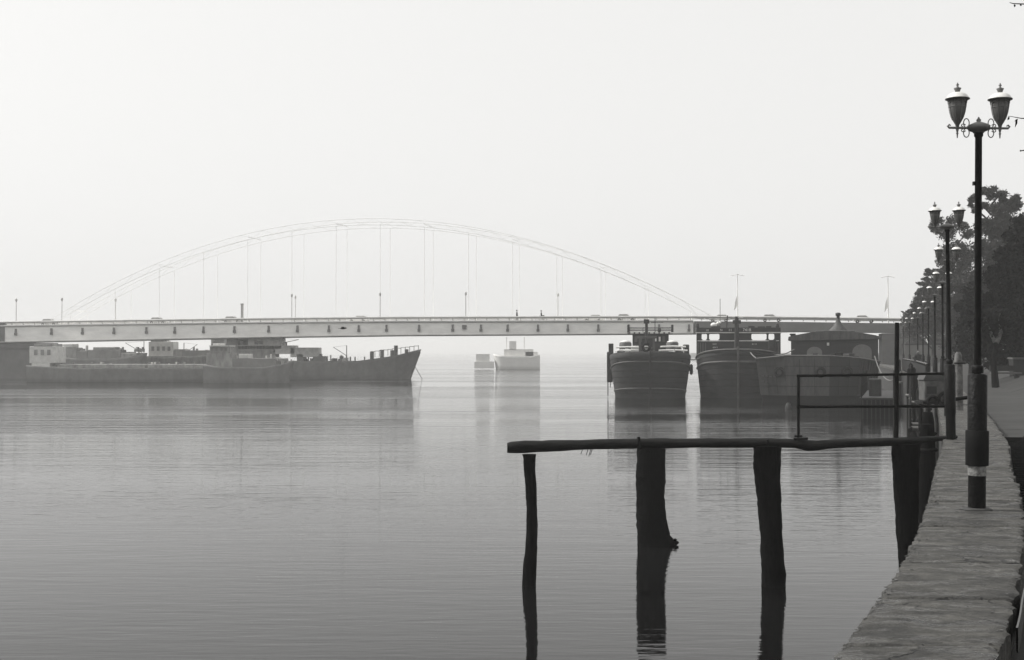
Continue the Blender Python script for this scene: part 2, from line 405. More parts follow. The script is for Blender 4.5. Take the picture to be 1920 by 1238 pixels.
for y in (20, 31, 44, 58, 74, 92):
    b = MB(); b.add([(re(y) + dx, y, z + .004) for dx, z in PROF[:6]] + [(re(y) + dx, y + .06, z + .004) for dx, z in PROF[:6]], [(i, i + 1, 7 + i, 6 + i) for i in range(5)])
    tag(b.build('expansion_joint', M_rust, fix=False), kind='structure')

# ------------------------------------------------------------------ the bridge
BC = Vector((0, 190, 0)); th = math.atan(0.2)
U = Vector((math.cos(th), -math.sin(th), 0)); NV = Vector((math.sin(th), math.cos(th), 0))
def bs(x):
    """station along the bridge's near face that the pixel column x meets"""
    a = (x - 960) / F
    # BC + s*U : X = s*Ux ; Y = 190 + s*Uy ; X = a*Y
    return a * 190 / (U.x - a * U.y)
def bz(x, y):
    s = bs(x); d = 190 + s * U.y
    return px(x, y, d).z
def bp_(s, z, off=0.0): 
    return (s, off, z)
bridge = thing('arch_bridge', 'pale steel arch bridge with hangers crossing the river in fog', 'bridge', BC, -th)
def interp(T, x):
    for i in range(len(T) - 1):
        if x <= T[i + 1][0] or i == len(T) - 2:
            t = (x - T[i][0]) / (T[i + 1][0] - T[i][0]); return T[i][1] + t * (T[i + 1][1] - T[i][1])
TOPY = [(-250, 616), (0, 612), (250, 608.5), (500, 605.5), (740, 603.5), (1000, 603), (1300, 602.5), (1500, 604), (1720, 607), (2000, 612)]
BOTY = [(-250, 648), (0, 641), (250, 636.5), (500, 631.5), (740, 628), (1000, 626.5), (1300, 624.5), (1500, 622), (1720, 624), (2000, 628)]
def ztop(x): return bz(x, interp(TOPY, x))
def zbot(x): return bz(x, interp(BOTY, x))
DW = 7.0
xs = list(range(-240, 1301, 20)); g = MB(); vs = []
def section(x, inset=0.0):
    s = bs(x); zt, zb = ztop(x), zbot(x)
    return [(s, 0.0, zb + 0.0), (s, 0.0, zt), (s, DW, zt), (s, DW, zb), (s, DW - 0.5, zb), (s, DW - .5, zt - .4), (s, 0.5, zt - .4), (s, 0.5, zb)]
def sweep(xr):
    g = MB(); vs = []
    for x in xr: vs += section(x)
    g.add(vs, [(i * 8 + k, i * 8 + (k + 1) % 8, (i + 1) * 8 + (k + 1) % 8, (i + 1) * 8 + k) for i in range(len(xr) - 1) for k in range(8)])
    g.add(section(xr[0]), [tuple(range(8))]); g.add(section(xr[-1]), [tuple(range(8))])
    return g
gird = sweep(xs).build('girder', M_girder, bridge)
sweep(list(range(1302, 2000, 20))).build('approach_span', M_appr, bridge)  # grey span, also toned darker to suggest thinner mist
fl = MB(); led = MB()
for yo in (-0.08, DW + 0.08):
    fl.tube([(bs(x), yo, zbot(x) - 0.06) for x in xs], 0.09, 6)
    led.tube([(bs(x), yo, ztop(x) + 0.02) for x in xs], 0.16, 6)
fl.build('bottom_flange', M_bridged, bridge); led.build('deck_edge', M_bridged, bridge)
tr = MB(); 
for yo in (-0.02, DW + 0.02):
    vs_ = []
    tr.tube([(bs(x), yo, ztop(x) + 0.62) for x in xs + [1320 + 20 * i for i in range(33)]], 0.17, 6)
tr.build('parapet_rail', M_bridged, bridge)
pm = MB().box(-0.07, 0.07, -0.09, 0.05, 0.1, 0.6).mesh('parapet_post'); pm.materials.append(M_bridged)
x = -20
while x < 1690:
    o = bpy.data.objects.new('parapet_post', pm); COL.objects.link(o); o.parent = bridge; o.location = (bs(x), 0, ztop(x)); x += 21.2
dm = MB().box(-0.13, 0.13, -0.22, 0.0, -1.1, -0.45).box(-0.19, 0.19, -0.26, -0.01, -1.5, -1.1).mesh('drain_bracket'); dm.materials.append(M_appr)
for x in (30, 97, 155, 214, 275, 328, 382, 440, 504, 558, 617, 673, 725, 786, 849, 902, 952, 1009, 1065, 1122, 1179, 1236, 1292):
    o = bpy.data.objects.new('drain_bracket', dm); COL.objects.link(o); o.parent = bridge; o.location = (bs(x), 0, ztop(x))
MB().box(bs(871) - .3, bs(871) + .3, -0.3, -0.01, ztop(871) - 1.1, ztop(871) - .5).build('junction_box', M_appr, bridge)
# arch ribs: open lattice ribs, parabola through the photograph's springing points and crown
A0, A1 = bs(72), bs(1352); ZC = bz(735, 408)
def za(s):
    t = (s - A0) / (A1 - A0); base = ztop(72) * (1 - t) + ztop(1352) * t
    return base + (ZC - base) * 4 * t * (1 - t)
for yo in (0.9, 6.1):
    rib = MB(); n_ = 60
    for dz_ in (0.0, -0.95):
        rib.tube([(A0 + (A1 - A0) * i / n_, yo, za(A0 + (A1 - A0) * i / n_) + dz_) for i in range(n_ + 1)], 0.03, 5)
    rib.build('arch_rib', M_arch, bridge)
    web = MB()
    for i in range(n_):
        s0 = A0 + (A1 - A0) * i / n_; s1 = A0 + (A1 - A0) * (i + 1) / n_
        a_, b_ = (0, -.95) if i % 2 else (-.95, 0)
        web.tube([(s0, yo, za(s0) + a_), (s1, yo, za(s1) + b_)], 0.018, 4)
    web.build('rib_lattice', M_arch, bridge)
for i in range(15):
    x = 127 + 83.2 * i; s = bs(x)
    for yo in (0.9, 6.1):
        z1 = za(s) - 0.95
        if z1 - ztop(x) > 0.6:
            MB().tube([(s, yo, ztop(x)), (s, yo, z1)], 0.03, 6).build('hanger', M_arch, bridge)
    if i % 2 == 0 or i > 11: MB().tube([(s, 0.9, za(s) - .5), (s, 6.1, za(s) - .5)], 0.04, 6).build('cross_brace', M_arch, bridge)
pr = MB().box(bs(-190), bs(60), 0.6, DW - .6, -1, zbot(10) - 0.25); pr.box(bs(-200), bs(66), 0.2, DW - .2, zbot(10) - 1.0, zbot(10) - 0.2)
pr.build('pier', M_pier, bridge)
MB().box(bs(-14), bs(9), -.12, .5, zbot(0) - .2, ztop(0) + .55).build('pylon_end', M_pier, bridge)
MB().box(bs(1655), bs(1720), 0.4, DW - .4, -1, zbot(1690) - .1).build('pier', M_pier, bridge)
# street lamps standing on the bridge
bl = thing('bridge_lamp', 'slim bridge lamp pole nearest the left pier of the foggy bridge', 'street lamp', group='slim lamp poles on the bridge')
MB().tube([(0, 0, 0), (0, 0, 4.0)], [0.07, 0.05], 6).build('pole', M_bridged, bl)
MB().ball((0, 0, 4.2), 0.22, 8, 6, (0.8, 0.8, 1.4)).build('lamp_head', M_bridged, bl)
bl.rotation_euler = (0, 0, -th)
def bw_(x, off, z): return BC + U * bs(x) + NV * off + Vector((0, 0, z))
first = True
for x, off, wh in ((27, .45, 'above the left pier'), (113, .45, 'near the left foot of the arch'), (178, 6.5, 'behind the rising left arch rib'), (525, 6.5, 'far side, above the dark cargo ship'), (545, .45, 'near side, above the dark cargo ship'), (711, .45, 'at midspan left of centre'), (872, .45, 'at midspan over the grey box'), (1033, 6.5, 'right of the two walkers')):
    o = bl if first else copy_tree(bl)
    o['label'] = 'slim dark lamp pole on the bridge deck, ' + wh; first = False
    o.location = bw_(x, off, ztop(x))
def flag_lamp(x, ytop, label):
    h = bz(x, ytop) - ztop(x); o = thing('tall_bridge_mast', label, 'lamp mast', bw_(x, .4, ztop(x)), -th)
    MB().tube([(0, 0, 0), (0, 0, h)], [0.10, 0.05], 6).build('pole', M_arch, o)
    MB().tube([(-.9, 0, h - .3), (0, 0, h - .1), (.9, 0, h - .3)], 0.05, 5).build('arm', M_arch, o)
    MB().box(-.02, .02, -.02, .02, 0, .1).add([(0, 0, h * .35), (-.5, .05, h * .22), (-.35, -.03, h * .42), (0, 0, h * .58)], [(0, 1, 2, 3)]).build('flag', M_arch, o)
flag_lamp(1383, 513, 'tall twin arm mast with small flag on the bridge behind the wide wheelhouse boat')
flag_lamp(1666, 516, 'tall twin arm mast with small flag on the bridge left of the trees')
o = thing('short_bridge_post', 'short thick post on the bridge above the far left ships', 'post', bw_(452, .4, ztop(452)), -th)
MB().box(-.16, .16, -.16, .16, 0, 2.9).box(-.22, .22, -.22, .22, 2.9, 3.05).build('post_shaft', M_bridged, o)

# cars on the bridge
def make_car(name, m, label):
    c = thing(name, label, 'car', group='cars crossing the bridge')
    body = [(-2.1, .35), (-2.15, .7), (-1.95, .92), (-1.1, .98), (1.0, .95), (1.95, .82), (2.15, .6), (2.1, .35)]
    b = MB().prism(body, 'y', -.82, .82); b.build('body', m, c, 0.06)
    cab = [(-1.75, .96), (-1.3, 1.42), (.25, 1.45), (1.05, .95)]
    MB().prism(cab, 'y', -.7, .7).build('cabin', mat('car_glass', 0.3, 0.4), c, 0.05)
    MB().prism([(-1.4, 1.40), (-1.25, 1.47), (.2, 1.50), (.4, 1.43)], 'y', -.66, .66).build('roof', m, c)
    for sx in (-1.3, 1.35):
        for sy in (-.78, .78):
            w_ = MB(); w_.torus((sx, sy, .32), .23, .1, 'y', 14, 6); w_.build('wheel', M_rubber, c)
    return c
cars = [(85, 1.4, 'dark car on the bridge at the left foot of the arch', M_car), (290, 1.4, 'grey car on the bridge above the white ship cabin', M_car), (430, 1.4, 'grey car on the bridge next to the short thick post', M_car),
        (655, 4.6, 'faint car on the far lane of the bridge above the bird', M_carp), (1105, 4.6, 'pale car on the far lane of the bridge right of the walkers', M_carp), (1172, 1.4, 'dark car on the bridge just left of the nearer dhow mast', M_car), (1347, 4.6, 'small car on the bridge where the arch meets the deck', M_car),
        (1447, 1.4, 'dark car on the bridge right of the wide wheelhouse boat', M_car), (1622, 1.4, 'pale car on the bridge above the right end of the barge cabin', M_carp)]
proto = {}
for x, off, lab, m in cars:
    if m in proto: c = copy_tree(proto[m])
    else: c = proto[m] = make_car('parked_car' if False else 'passing_car', m, lab)
    c.scale = (.72, .8, .72); c['label'] = lab; c.location = bw_(x, off, ztop(x) + 0.02); c.rotation_euler = (0, 0, -th + (0 if off < 3 else math.pi))

# ------------------------------------------------------------------ people
def person(name, label, loc, pose='stand', rz=0.0, h=1.72):
    t = thing(name, label, 'person', loc, rz)
    V = []; E = []; Rr = []
    def v(p, r): V.append(p); Rr.append(r); return len(V) - 1
    def chain(a, pts):
        for p, r in pts:
            i = v(p, r); E.append((a, i)); a = i
        return a
    pz = 0.92 if pose != 'sit' else 0.46
    pel = v((0, 0, pz), 0.15)
    ch = chain(pel, [((0, 0.0, pz + .25), .145), ((0, 0, pz + .46), .165), ((0, 0, pz + .56), .07)])
    for s in (-1, 1):
        if pose == 'sit':
            chain(pel, [((.1 * s, -.05, pz - .02), .1), ((.12 * s, -.42, pz + .02), .075), ((.12 * s, -.45, pz - .36), .05), ((.12 * s, -.58, pz - .42), .04)])
        else:
            st = .16 * s if pose == 'walk' else 0.02 * s
            chain(pel, [((.09 * s, 0, pz - .06), .11), ((.10 * s, st * .6 - .03, pz - .44), .075), ((.10 * s, st, pz - .83), .05), ((.10 * s, st - .13, pz - .88), .04)])
        sh = ch - 1
        a = chain(sh, [((.19 * s, 0, pz + .48), .06), ((.25 * s, .02, pz + .22), .048), ((.22 * s, -.12, pz + .02), .038), ((.21 * s, -.18, pz - .05), .035)])
    me = bpy.data.meshes.new('clothed_body'); me.from_pydata(V, E, []); o = bpy.data.objects.new('clothed_body', me); COL.objects.link(o); o.parent = t
    me.materials.append(M_cloth)
    md = o.modifiers.new('skin', 'SKIN'); sv = me.skin_vertices[0].data
    for i, r in enumerate(Rr): sv[i].radius = (r, r)
    sv[0].use_root = True
    o.modifiers.new('sub', 'SUBSURF').levels = 1
    hz_ = pz + .70
    hd = MB().ball((0, 0, hz_), .105, 12, 9, (.85, 1, 1.15)); hd.ball((0, -.105, hz_ - .01), .02, 6, 5); hd.ball((-.09, 0, hz_), .02, 6, 5); hd.ball((.09, 0, hz_), .02, 6, 5)
    hd.build('head', M_skin, t)
    MB().ball((0, .02, hz_ + .035), .108, 12, 8, (.9, 1, 1.0)).build('hair', M_cloth, t)
    return t
p = px(1718, 690, 109); person('person', 'dark clothed person standing on the promenade beyond the railing', (le(84) + .22, 84, WT - .02), 'stand', R(8), 1.65)
q = px(1700, 678, 96); person('person', 'dark figure sitting low on the wall just left of the standing person', (le(96) + .45, 96, WT - .05), 'sit', R(100))
person('person', 'tiny person walking on the bridge left of the cyclist', bw_(968, .5, ztop(968)), 'walk', R(90))
cy = bw_(1012, 1.3, ztop(1012))
person('person', 'tiny rider on the bicycle crossing the bridge', cy + Vector((0, 0, .42)), 'sit', R(90))
bk = thing('bicycle', 'tiny bicycle ridden across the bridge right of the walker', 'bicycle', cy, -th)
for sx in (-.52, .52): MB().torus((sx, 0, .33), .31, .025, 'y', 16, 5).build('wheel', M_rubber, bk)
MB().tube([(-.52, 0, .33), (-.15, 0, .8), (.4, 0, .85), (.52, 0, .33)], .025, 5).tube([(-.15, 0, .8), (0, 0, .3), (.4, 0, .85)], .025, 5).tube([(-.52, 0, .33), (0, 0, .3)], .02, 5).build('frame', M_iron, bk)
MB().tube([(.42, -.25, 1.0), (.4, 0, .98), (.42, .25, 1.0)], .02, 5).build('handlebar', M_iron, bk)
MB().box(-.28, -.04, -.07, .07, .82, .88).build('saddle', M_rubber, bk)

# ------------------------------------------------------------------ boats
class Hull:
    """x runs from the bow to the stern, y to port, z up from the waterline"""
    def __init__(s, L, B, entry, sheer, flare=0.87, rake=1.0, p=2.4, stern=0.75, draft=0.7, plan=None):
        s.L, s.B, s.en, s.sh, s.fl, s.rk, s.p, s.st, s.dr, s.plan = L, B, entry, sheer, flare, rake, p, stern, draft, plan
    def bread(s, x, zf):
        L = s.L; h = s.B
        if x < s.en: h *= max(0.0, 1 - (1 - x / s.en) ** s.p) ** (1 / s.p) if x > 0 else 0.02
        e2 = L * 0.25
        if x > L - e2: h *= 1 - (1 - s.st) * ((x - (L - e2)) / e2) ** 2
        return max(0.04, h) * (s.fl + (1 - s.fl) * zf)
    def top(s, x): return interp(s.sh, x)
    def pos(s, x, z, side):
        t = max(0.0, min(1.0, z / s.top(x)))
        xx = x - s.rk * t * max(0.0, 1 - x / (s.en * 1.2)) + s.rk * max(0.0, 1 - x / (s.en * 1.2))
        return Vector((xx, side * s.bread(x, t), z))
    def stations(s, n=28):
        return [s.L * (i / n) ** 1.5 for i in range(n + 1)]
    def mesh(s, dk=0.9, wth=0.14):
        b = MB(); st = s.stations(); vs = []
        for x in st:
            h = s.top(x); prof = [-s.dr, 0, h * .3, h * .65, h * .88, h]
            P = []
            for z in prof:
                q = s.pos(x, max(z, 0), 1); q.z = z
                if z < 0: q.y *= 0.75
                P.append(q)
            q = P[-1]; yi = max(0.02, q.y - wth); xi = q.x + (wth if x < s.en * .2 else 0)
            P += [Vector((xi, yi, h)), Vector((xi, max(.015, yi - .02), h - dk))]
            vs += P + [Vector((a.x, -a.y, a.z)) for a in reversed(P)]
        m = 16
        b.add(vs, [(i * m + k, i * m + (k + 1) % m, (i + 1) * m + (k + 1) % m, (i + 1) * m + k) for i in range(len(st) - 1) for k in range(m)], True)
        b.add(vs[:m], [tuple(range(m))]); b.add(vs[-m:], [tuple(range(m))])
        return b
    def strake(s, zfun, r, x1=None, both=True):
        b = MB(); st = [x for x in s.stations(36) if x <= (x1 or s.L)]
        for side in (1, -1):
            b.tube([s.pos(x, zfun(x), side) + Vector((0, side * r * .3, 0)) for x in st], r, 6)
        return b
def heading(x, d):
    """location on the water and rotation of a boat whose bow points straight at the viewer"""
    p = px(x, 700, d); return Vector((p.x, d, 0)), R(90) - math.atan2(p.x, d)
def vbox(b, r0, r1, s0, s1, z0, z1): return b.box(s0, s1, -r1, -r0, z0, z1)   # r = right as seen, s = sternward
def vt(r, s, z): return Vector((s, -r, z))

# --- the dhow with cargo (left of the moored row)
loc, rz = heading(1219, 117)
d1 = thing('wooden_dhow', 'dark bluff bowed dhow with small wheelhouse and pale spars across its foredeck', 'boat', loc, rz)
H1 = Hull(24, 3.85, 5.5, [(0, 4.3), (2, 4.15), (5, 3.75), (10, 3.4), (18, 3.6), (24, 4.4)], 0.86, .9, 3.0)
H1.mesh().build('hull', M_hull, d1)
H1.strake(lambda x: interp([(0, 3.42), (1.5, 3.2), (4, 2.75), (7, 2.45), (24, 2.6)], x), .07).build('rubbing_strake', M_strake, d1)
H1.strake(lambda x: interp([(0, .95), (2, .75), (5, .55), (24, .5)], x), .06).build('boot_strake', M_strake, d1)
for zf in (.12, .34, .46, .6, .88): H1.strake(lambda x: H1.top(x) * zf, .022).build('plank_seam', M_rust, d1)
MB().tube([(.93, 0, -.2), (.5, 0, 2), (-.02, 0, 4.4)], .1, 6).build('stem_post', M_hull, d1)
b = MB(); vbox(b, -1.75, 1.85, 11, 15, 2.6, 6.1); b.build('wheelhouse', M_hull2, d1, .03)
b = MB(); vbox(b, -2.25, 2.3, 10.5, 15.4, 6.1, 6.27); b.build('wheelhouse_roof', M_strake, d1, .03)
for i in range(9):
    r = -1.95 + .49 * i; b = MB(); vbox(b, r, r + .32, 10.42, 10.49, 6.13, 6.25); b.build('roof_edge_board', M_white, d1)
for r in (.55, .95, -1.4, -.95, 1.35):
    b = MB(); vbox(b, r - .13, r + .13, 10.93, 10.995, 5.3, 5.85); f_ = b.build('window', M_strake, d1)
    b = MB(); vbox(b, r - .09, r + .09, 10.90, 10.925, 5.35, 5.8); b.build('pane', M_white if r in (.55, .95) else M_glass, f_)
b = MB()
for z in (6.5, 6.72): b.tube([vt(-2.15, 10.7, z), vt(2.2, 10.7, z)], .035, 5); b.tube([vt(-2.15, 15, z), vt(2.2, 15, z)], .03, 5)
for r in (-2.15, -.7, .8, 2.2): b.tube([vt(r, 10.7, 6.25), vt(r, 10.7, 6.75)], .035, 5)
b.build('roof_railing', M_strake, d1)
for r in (-2.15, 2.2): MB().tube([vt(r, 10.7, 6.25), vt(r, 10.7, 7.0)], .13, 8).build('roof_post', M_hull, d1)
b = MB().tube([vt(-.35, 9.5, 3), vt(-.35, 9.5, 7.25)], [.19, .15], 8); b.box(9.25, 9.75, .08, .62, 7.1, 7.5); b.build('mast', M_hull, d1)
MB().tube([vt(.5, 12, 6.2), vt(.5, 12, 7.7)], .045, 6).tube([vt(.1, 12, 7.25), vt(1.3, 12, 7.3)], .03, 5).build('aerial_mast', M_hull, d1)
MB().lathe([(.12, 6.25), (.16, 6.45), (.16, 6.65), (.05, 6.7)], 10, (12, -.95, 0)).build('roof_lamp', M_hull, d1)
for z, r0, r1, ss in ((4.72, -3.2, -.9, 4.0), (4.42, -3.1, -.85, 3.6), (4.78, .95, 3.35, 4.0), (4.42, .8, 3.5, 3.6)):
    MB().tube([vt(r0, ss, z), vt((r0 + r1) / 2, ss, z + .05), vt(r1, ss, z)], .085, 8).build('pale_spar', M_white, d1)
b = MB()
for r in (-.95, .35): vbox(b, r - .11, r + .11, 2.4, 2.65, 3.3, 5.55)
vbox(b, -1.2, .6, 2.35, 2.7, 5.55, 5.78); vbox(b, -.9, .3, 2.5, 2.6, 4.6, 4.75); b.build('windlass_frame', M_strake, d1, .02)
MB().torus((2.2, .35, 4.72), .33, .13, 'x').build('hanging_tyre', M_rubber, d1)
for r in (-2.4, 2.15):
    k = MB().lathe([(.55, 0), (.6, .15), (.6, .75), (.5, .85)], 12, (8, -r, 4.4)); dr = k.build('deck_drum', M_strake, d1)
    MB().lathe([(.5, .86), (.5, .92), (.1, 1.02)], 12, (8, -r, 4.4)).build('drum_lid', M_white, dr)
b = MB(); vbox(b, -3.2, 3.2, 6, 10.3, 3.0, 4.35); b.build('cargo_cover', M_hull, d1, .12)
for i in range(7):
    r = random.uniform(-2.8, 2.6); b = MB(); h_ = random.uniform(.2, .5); vbox(b, r, r + random.uniform(.3, .7), 4.6, 5.4, 3.9, 4.4 + h_); b.build('deck_bundle', random.choice((M_hull, M_strake, M_pale)), d1, .04)
b = MB(); vbox(b, -3.95, -3.5, 5, 5.9, 3.3, 5.1); b.build('side_locker', M_hull, d1, .04)
b = MB(); vbox(b, -4.1, -3.55, 4.6, 5.0, 1.4, 4.3); b.build('hanging_tarp', M_hull, d1, .08)
b = MB(); vbox(b, 3.1, 3.7, 5, 5.6, 3.3, 5.0); b.build('side_locker', M_hull, d1, .1)
b = MB().tube([vt(-3.1, 3.4, 3.9), vt(-3.25, 3.3, 4.35), vt(-2.9, 3.3, 4.45), vt(-1.8, 3.3, 4.4)], .05, 6)
b.tube([vt(3.1, 3.3, 3.6), vt(3.15, 3.3, 4.6)], .04, 5).tube([vt(2.2, 3.3, 3.8), vt(2.25, 3.3, 4.55)], .05, 5); b.build('bow_rail', M_white, d1)
MB().tube([vt(-4.0, 4.8, 1.5), vt(-4.0, 4.8, .1)], .05, 5).tube([vt(-3.75, 4.8, 1.5), vt(-3.78, 4.8, .9)], .04, 5).build('hanging_rope', M_hull, d1)
for sx, r in ((7, -3.95), (9, -3.95), (7, 3.95)): MB().torus((sx, -r, 2.6), .38, .15, 'y').build('fender_tyre', M_rubber, d1)

# --- the dhow with the wide wheelhouse
loc, rz = heading(1384, 117.5)
d2 = thing('wooden_dhow', 'brown dhow seen head on, with wide open sided wheelhouse, lettered roof band and tall mast', 'boat', loc, rz)
H2 = Hull(26, 4.0, 6.5, [(0, 4.55), (2, 4.25), (5, 3.8), (10, 3.5), (20, 3.7), (26, 4.4)], 0.90, .8, 2.5)
H2.mesh().build('hull', M_hull2, d2)
H2.strake(lambda x: interp([(0, 3.4), (2, 3.2), (5, 2.7), (26, 2.5)], x), .1).build('rubbing_strake', M_strake, d2)
H2.strake(lambda x: H2.top(x) - .03, .08).build('gunwale', M_strake, d2)
for zf in (.12, .25, .38, .5, .62, .88): H2.strake(lambda x: H2.top(x) * zf, .022).build('plank_seam', M_rust, d2)
MB().tube([(.82, 0, -.2), (.45, 0, 2.2), (-.03, 0, 4.75)], .11, 6).build('stem_post', M_strake, d2)
b = MB(); vbox(b, -4.0, 4.05, 6.8, 13, 6.22, 6.66); b.build('roof_band', M_hull, d2, .03)
b = MB(); vbox(b, -4.1, 4.15, 6.7, 13.1, 6.12, 6.215); b.build('eave_board', M_pale, d2)
b = MB(); vbox(b, -4.0, 4.05, 6.85, 7.05, 3.2, 5.33); b.build('front_wall', M_hull2, d2)
b = MB(); vbox(b, -3.9, 3.9, 6.78, 6.845, 5.34, 5.42); b.build('window_sill', M_pale, d2)
for r0, r1 in ((-4.0, -3.5), (-2.98, -2.78), (-1.78, 1.28), (2.72, 2.9), (3.45, 4.05)):
    b = MB(); vbox(b, r0, r1, 6.86, 7.04, 5.335, 6.115); b.build('window_post', M_hull, d2)
# window-corner brackets that give the openings their rounded corners
for r0, r1 in ((-3.5, -2.98), (-2.78, -1.78), (1.28, 2.72), (2.9, 3.45)):
    b = MB(); k_ = .14
    for cr, cz, sr, sz in ((r0, 6.112, 1, -1), (r1, 6.112, -1, -1), (r0, 5.44, 1, 1), (r1, 5.44, -1, 1)):
        pts = [(cr, cz), (cr + sr * k_, cz), (cr, cz + sz * k_)]
        b.add([vt(a, 6.9, c) for a, c in pts] + [vt(a, 7.0, c) for a, c in pts], [(0, 1, 2), (3, 5, 4), (0, 1, 4, 3), (1, 2, 5, 4), (2, 0, 3, 5)])
    b.build('window_bracket', M_hull, d2)
for r in (-3.9, 3.95):
    b = MB(); vbox(b, r - .06, r + .06, 7.06, 13, 3.2, 4.6); b.build('side_wall', M_hull2, d2)
    for ss in (9, 11, 12.9): b = MB(); vbox(b, r - .06, r + .06, ss - .08, ss + .08, 4.6, 6.115); b.build('side_post', M_hull, d2)
for r in [-3.85 + .24 * i for i in range(4)] + [3.1 + .24 * i for i in range(4)]:
    b = MB(); vbox(b, r - .05, r + .05, 6.79, 6.845, 3.9, 5.2); b.build('wall_batten', M_strake, d2)
def text_part(body, size, parent, M, m, name='painted_lettering'):
    cu = bpy.data.curves.new(name, 'FONT'); cu.body = body; cu.size = size; cu.extrude = 0.006; cu.align_x = 'CENTER'
    t = bpy.data.objects.new(name, cu); me = bpy.data.meshes.new_from_object(t); bpy.data.objects.remove(t)
    o = bpy.data.objects.new(name, me); me.materials.append(m); COL.objects.link(o); o.parent = parent; o.matrix_local = M; return o
# lettering faces the viewer (towards the bow): x of the text -> seen right, y of the text -> up
def face_bow(r, s, z):
    return Matrix(((0, 0, -1, s), (-1, 0, 0, -r), (0, 1, 0, z), (0, 0, 0, 1)))
text_part('7418', .40, d2, face_bow(.85, 6.78, 6.3), M_white)
text_part('11', .36, d2, face_bow(-.75, 6.78, 6.3), M_white)
text_part('N', .3, d2, face_bow(-1.6, 6.78, 6.32), M_white)
text_part('10', .3, d2, face_bow(-2.95, 6.78, 6.3), M_pale)
text_part('1041', .22, d2, face_bow(-2.25, 6.835, 4.98), M_pale)
text_part('404 0', .22, d2, face_bow(-2.2, 6.835, 4.66), M_pale)
text_part('6114', .22, d2, face_bow(1.55, 6.835, 4.98), M_pale)
for r in (-3.9, 3.75): MB().lathe([(.16, 6.66), (.2, 6.8), (.12, 6.9), (.14, 7.0), (.05, 7.06)], 8, (6.95, -r, 0)).build('roof_bollard', M_hull, d2)
b = MB().tube([vt(-.12, 5.5, 3.6), vt(-.12, 5.5, 7.7)], [.27, .2], 10); b.build('mast', M_hull, d2)
b = MB(); vbox(b, -.5, .28, 5.2, 5.8, 7.0, 7.35); b.build('mast_platform', M_hull, d2)
b = MB(); vbox(b, .0, .5, 5.3, 5.5, 7.55, 7.63); b.build('mast_lamp', M_white, d2)
MB().tube([vt(-1.1, 9, 6.66), vt(-1.02, 9, 7.9)], .06, 6).build('roof_pole', M_hull, d2)
MB().tube([vt(-1.75, 10, 6.66), vt(-1.75, 10, 9.6)], .03, 5).build('aerial', M_strake, d2)
b = MB().ball((9, 2.35, 6.95), .28, 10, 8, (1, 1.25, .9)).ball((9, 1.95, 7.12), .17, 8, 6).ball((9, 1.75, 7.2), .12, 8, 6); b.build('white_bundle', M_white, d2)
b = MB(); vbox(b, -2.6, -1.7, 8.6, 9.4, 6.66, 6.82); b.build('bundle_tray', M_hull, d2)
for r0, r1, z in ((1.0, 1.6, .1), (1.9, 2.6, .06), (2.7, 3.2, .1)): b = MB(); vbox(b, r0, r1, 8, 10, 6.66, 6.66 + z + .06); b.build('roof_plank', M_hull2, d2)
b = MB(); vbox(b, 2.9, 3.6, 5.6, 6.4, 3.2, 5.45); b.build('deck_locker', M_hull, d2, .06)

# --- the blunt steel barge
loc, rz = heading(1534, 107)
d3 = thing('steel_barge', 'blunt grey steel barge with low arched cabin roof moored beside the quay', 'boat', loc, rz)
plan = [(-5.15, 1.2), (-2.75, .15), (.95, .0), (3.4, .75), (5.1, 2.8), (5.1, 20), (-5.15, 20)]
facing_mats = [M_steelh, M_steelp, M_steeld, M_steeld, M_steeld, M_steelh, M_steelh]  # light and shade of each facing put into the plate tones
zt3 = [3.72, 3.98, 3.98, 3.78, 3.5, 3.5, 3.72]
for i in range(7):
    a, c = plan[i], plan[(i + 1) % 7]
    b = MB(); inx = lambda p: (p[0] * .985, p[1] + (.12 if p[1] < 10 else -.12))
    ai, ci = inx(a), inx(c); A_, C_ = zt3[i], zt3[(i + 1) % 7]
    fl_ = .93
    vs = [vt(a[0] * fl_, a[1] + .25, .62), vt(c[0] * fl_, c[1] + .25, .62), vt(c[0], c[1], C_), vt(a[0], a[1], A_), vt(ai[0] * fl_, ai[1] + .25, .62), vt(ci[0] * fl_, ci[1] + .25, .62), vt(ci[0], ci[1], C_), vt(ai[0], ai[1], A_)]
    b.add(vs, [(0, 1, 2, 3), (5, 4, 7, 6), (3, 2, 6, 7), (0, 4, 5, 1), (0, 3, 7, 4), (1, 5, 6, 2)])
    b.build('hull_plate', facing_mats[i], d3)
    MB().tube([vt(a[0] * 1.003, a[1] - .03, A_), vt(c[0] * 1.003, c[1] - .03, C_)], .06, 6).build('gunwale_pipe', M_strake, d3)
b = MB(); pl = [(p[0] * .88, p[1] + .6) for p in plan]
b.add([vt(p[0], p[1], -.8) for p in pl] + [vt(p[0] * 1.04, p[1] - .2, .64) for p in pl], [tuple(range(7)), tuple(reversed(range(7, 14)))] + [(i, (i + 1) % 7, 7 + (i + 1) % 7, 7 + i) for i in range(7)])
b.build('underwater_hull', M_rust, d3)
b = MB(); b.add([vt(p[0] * .98, p[1] + .1, 3.1) for p in plan], [tuple(range(7))]); b.build('deck', M_steeld, d3)
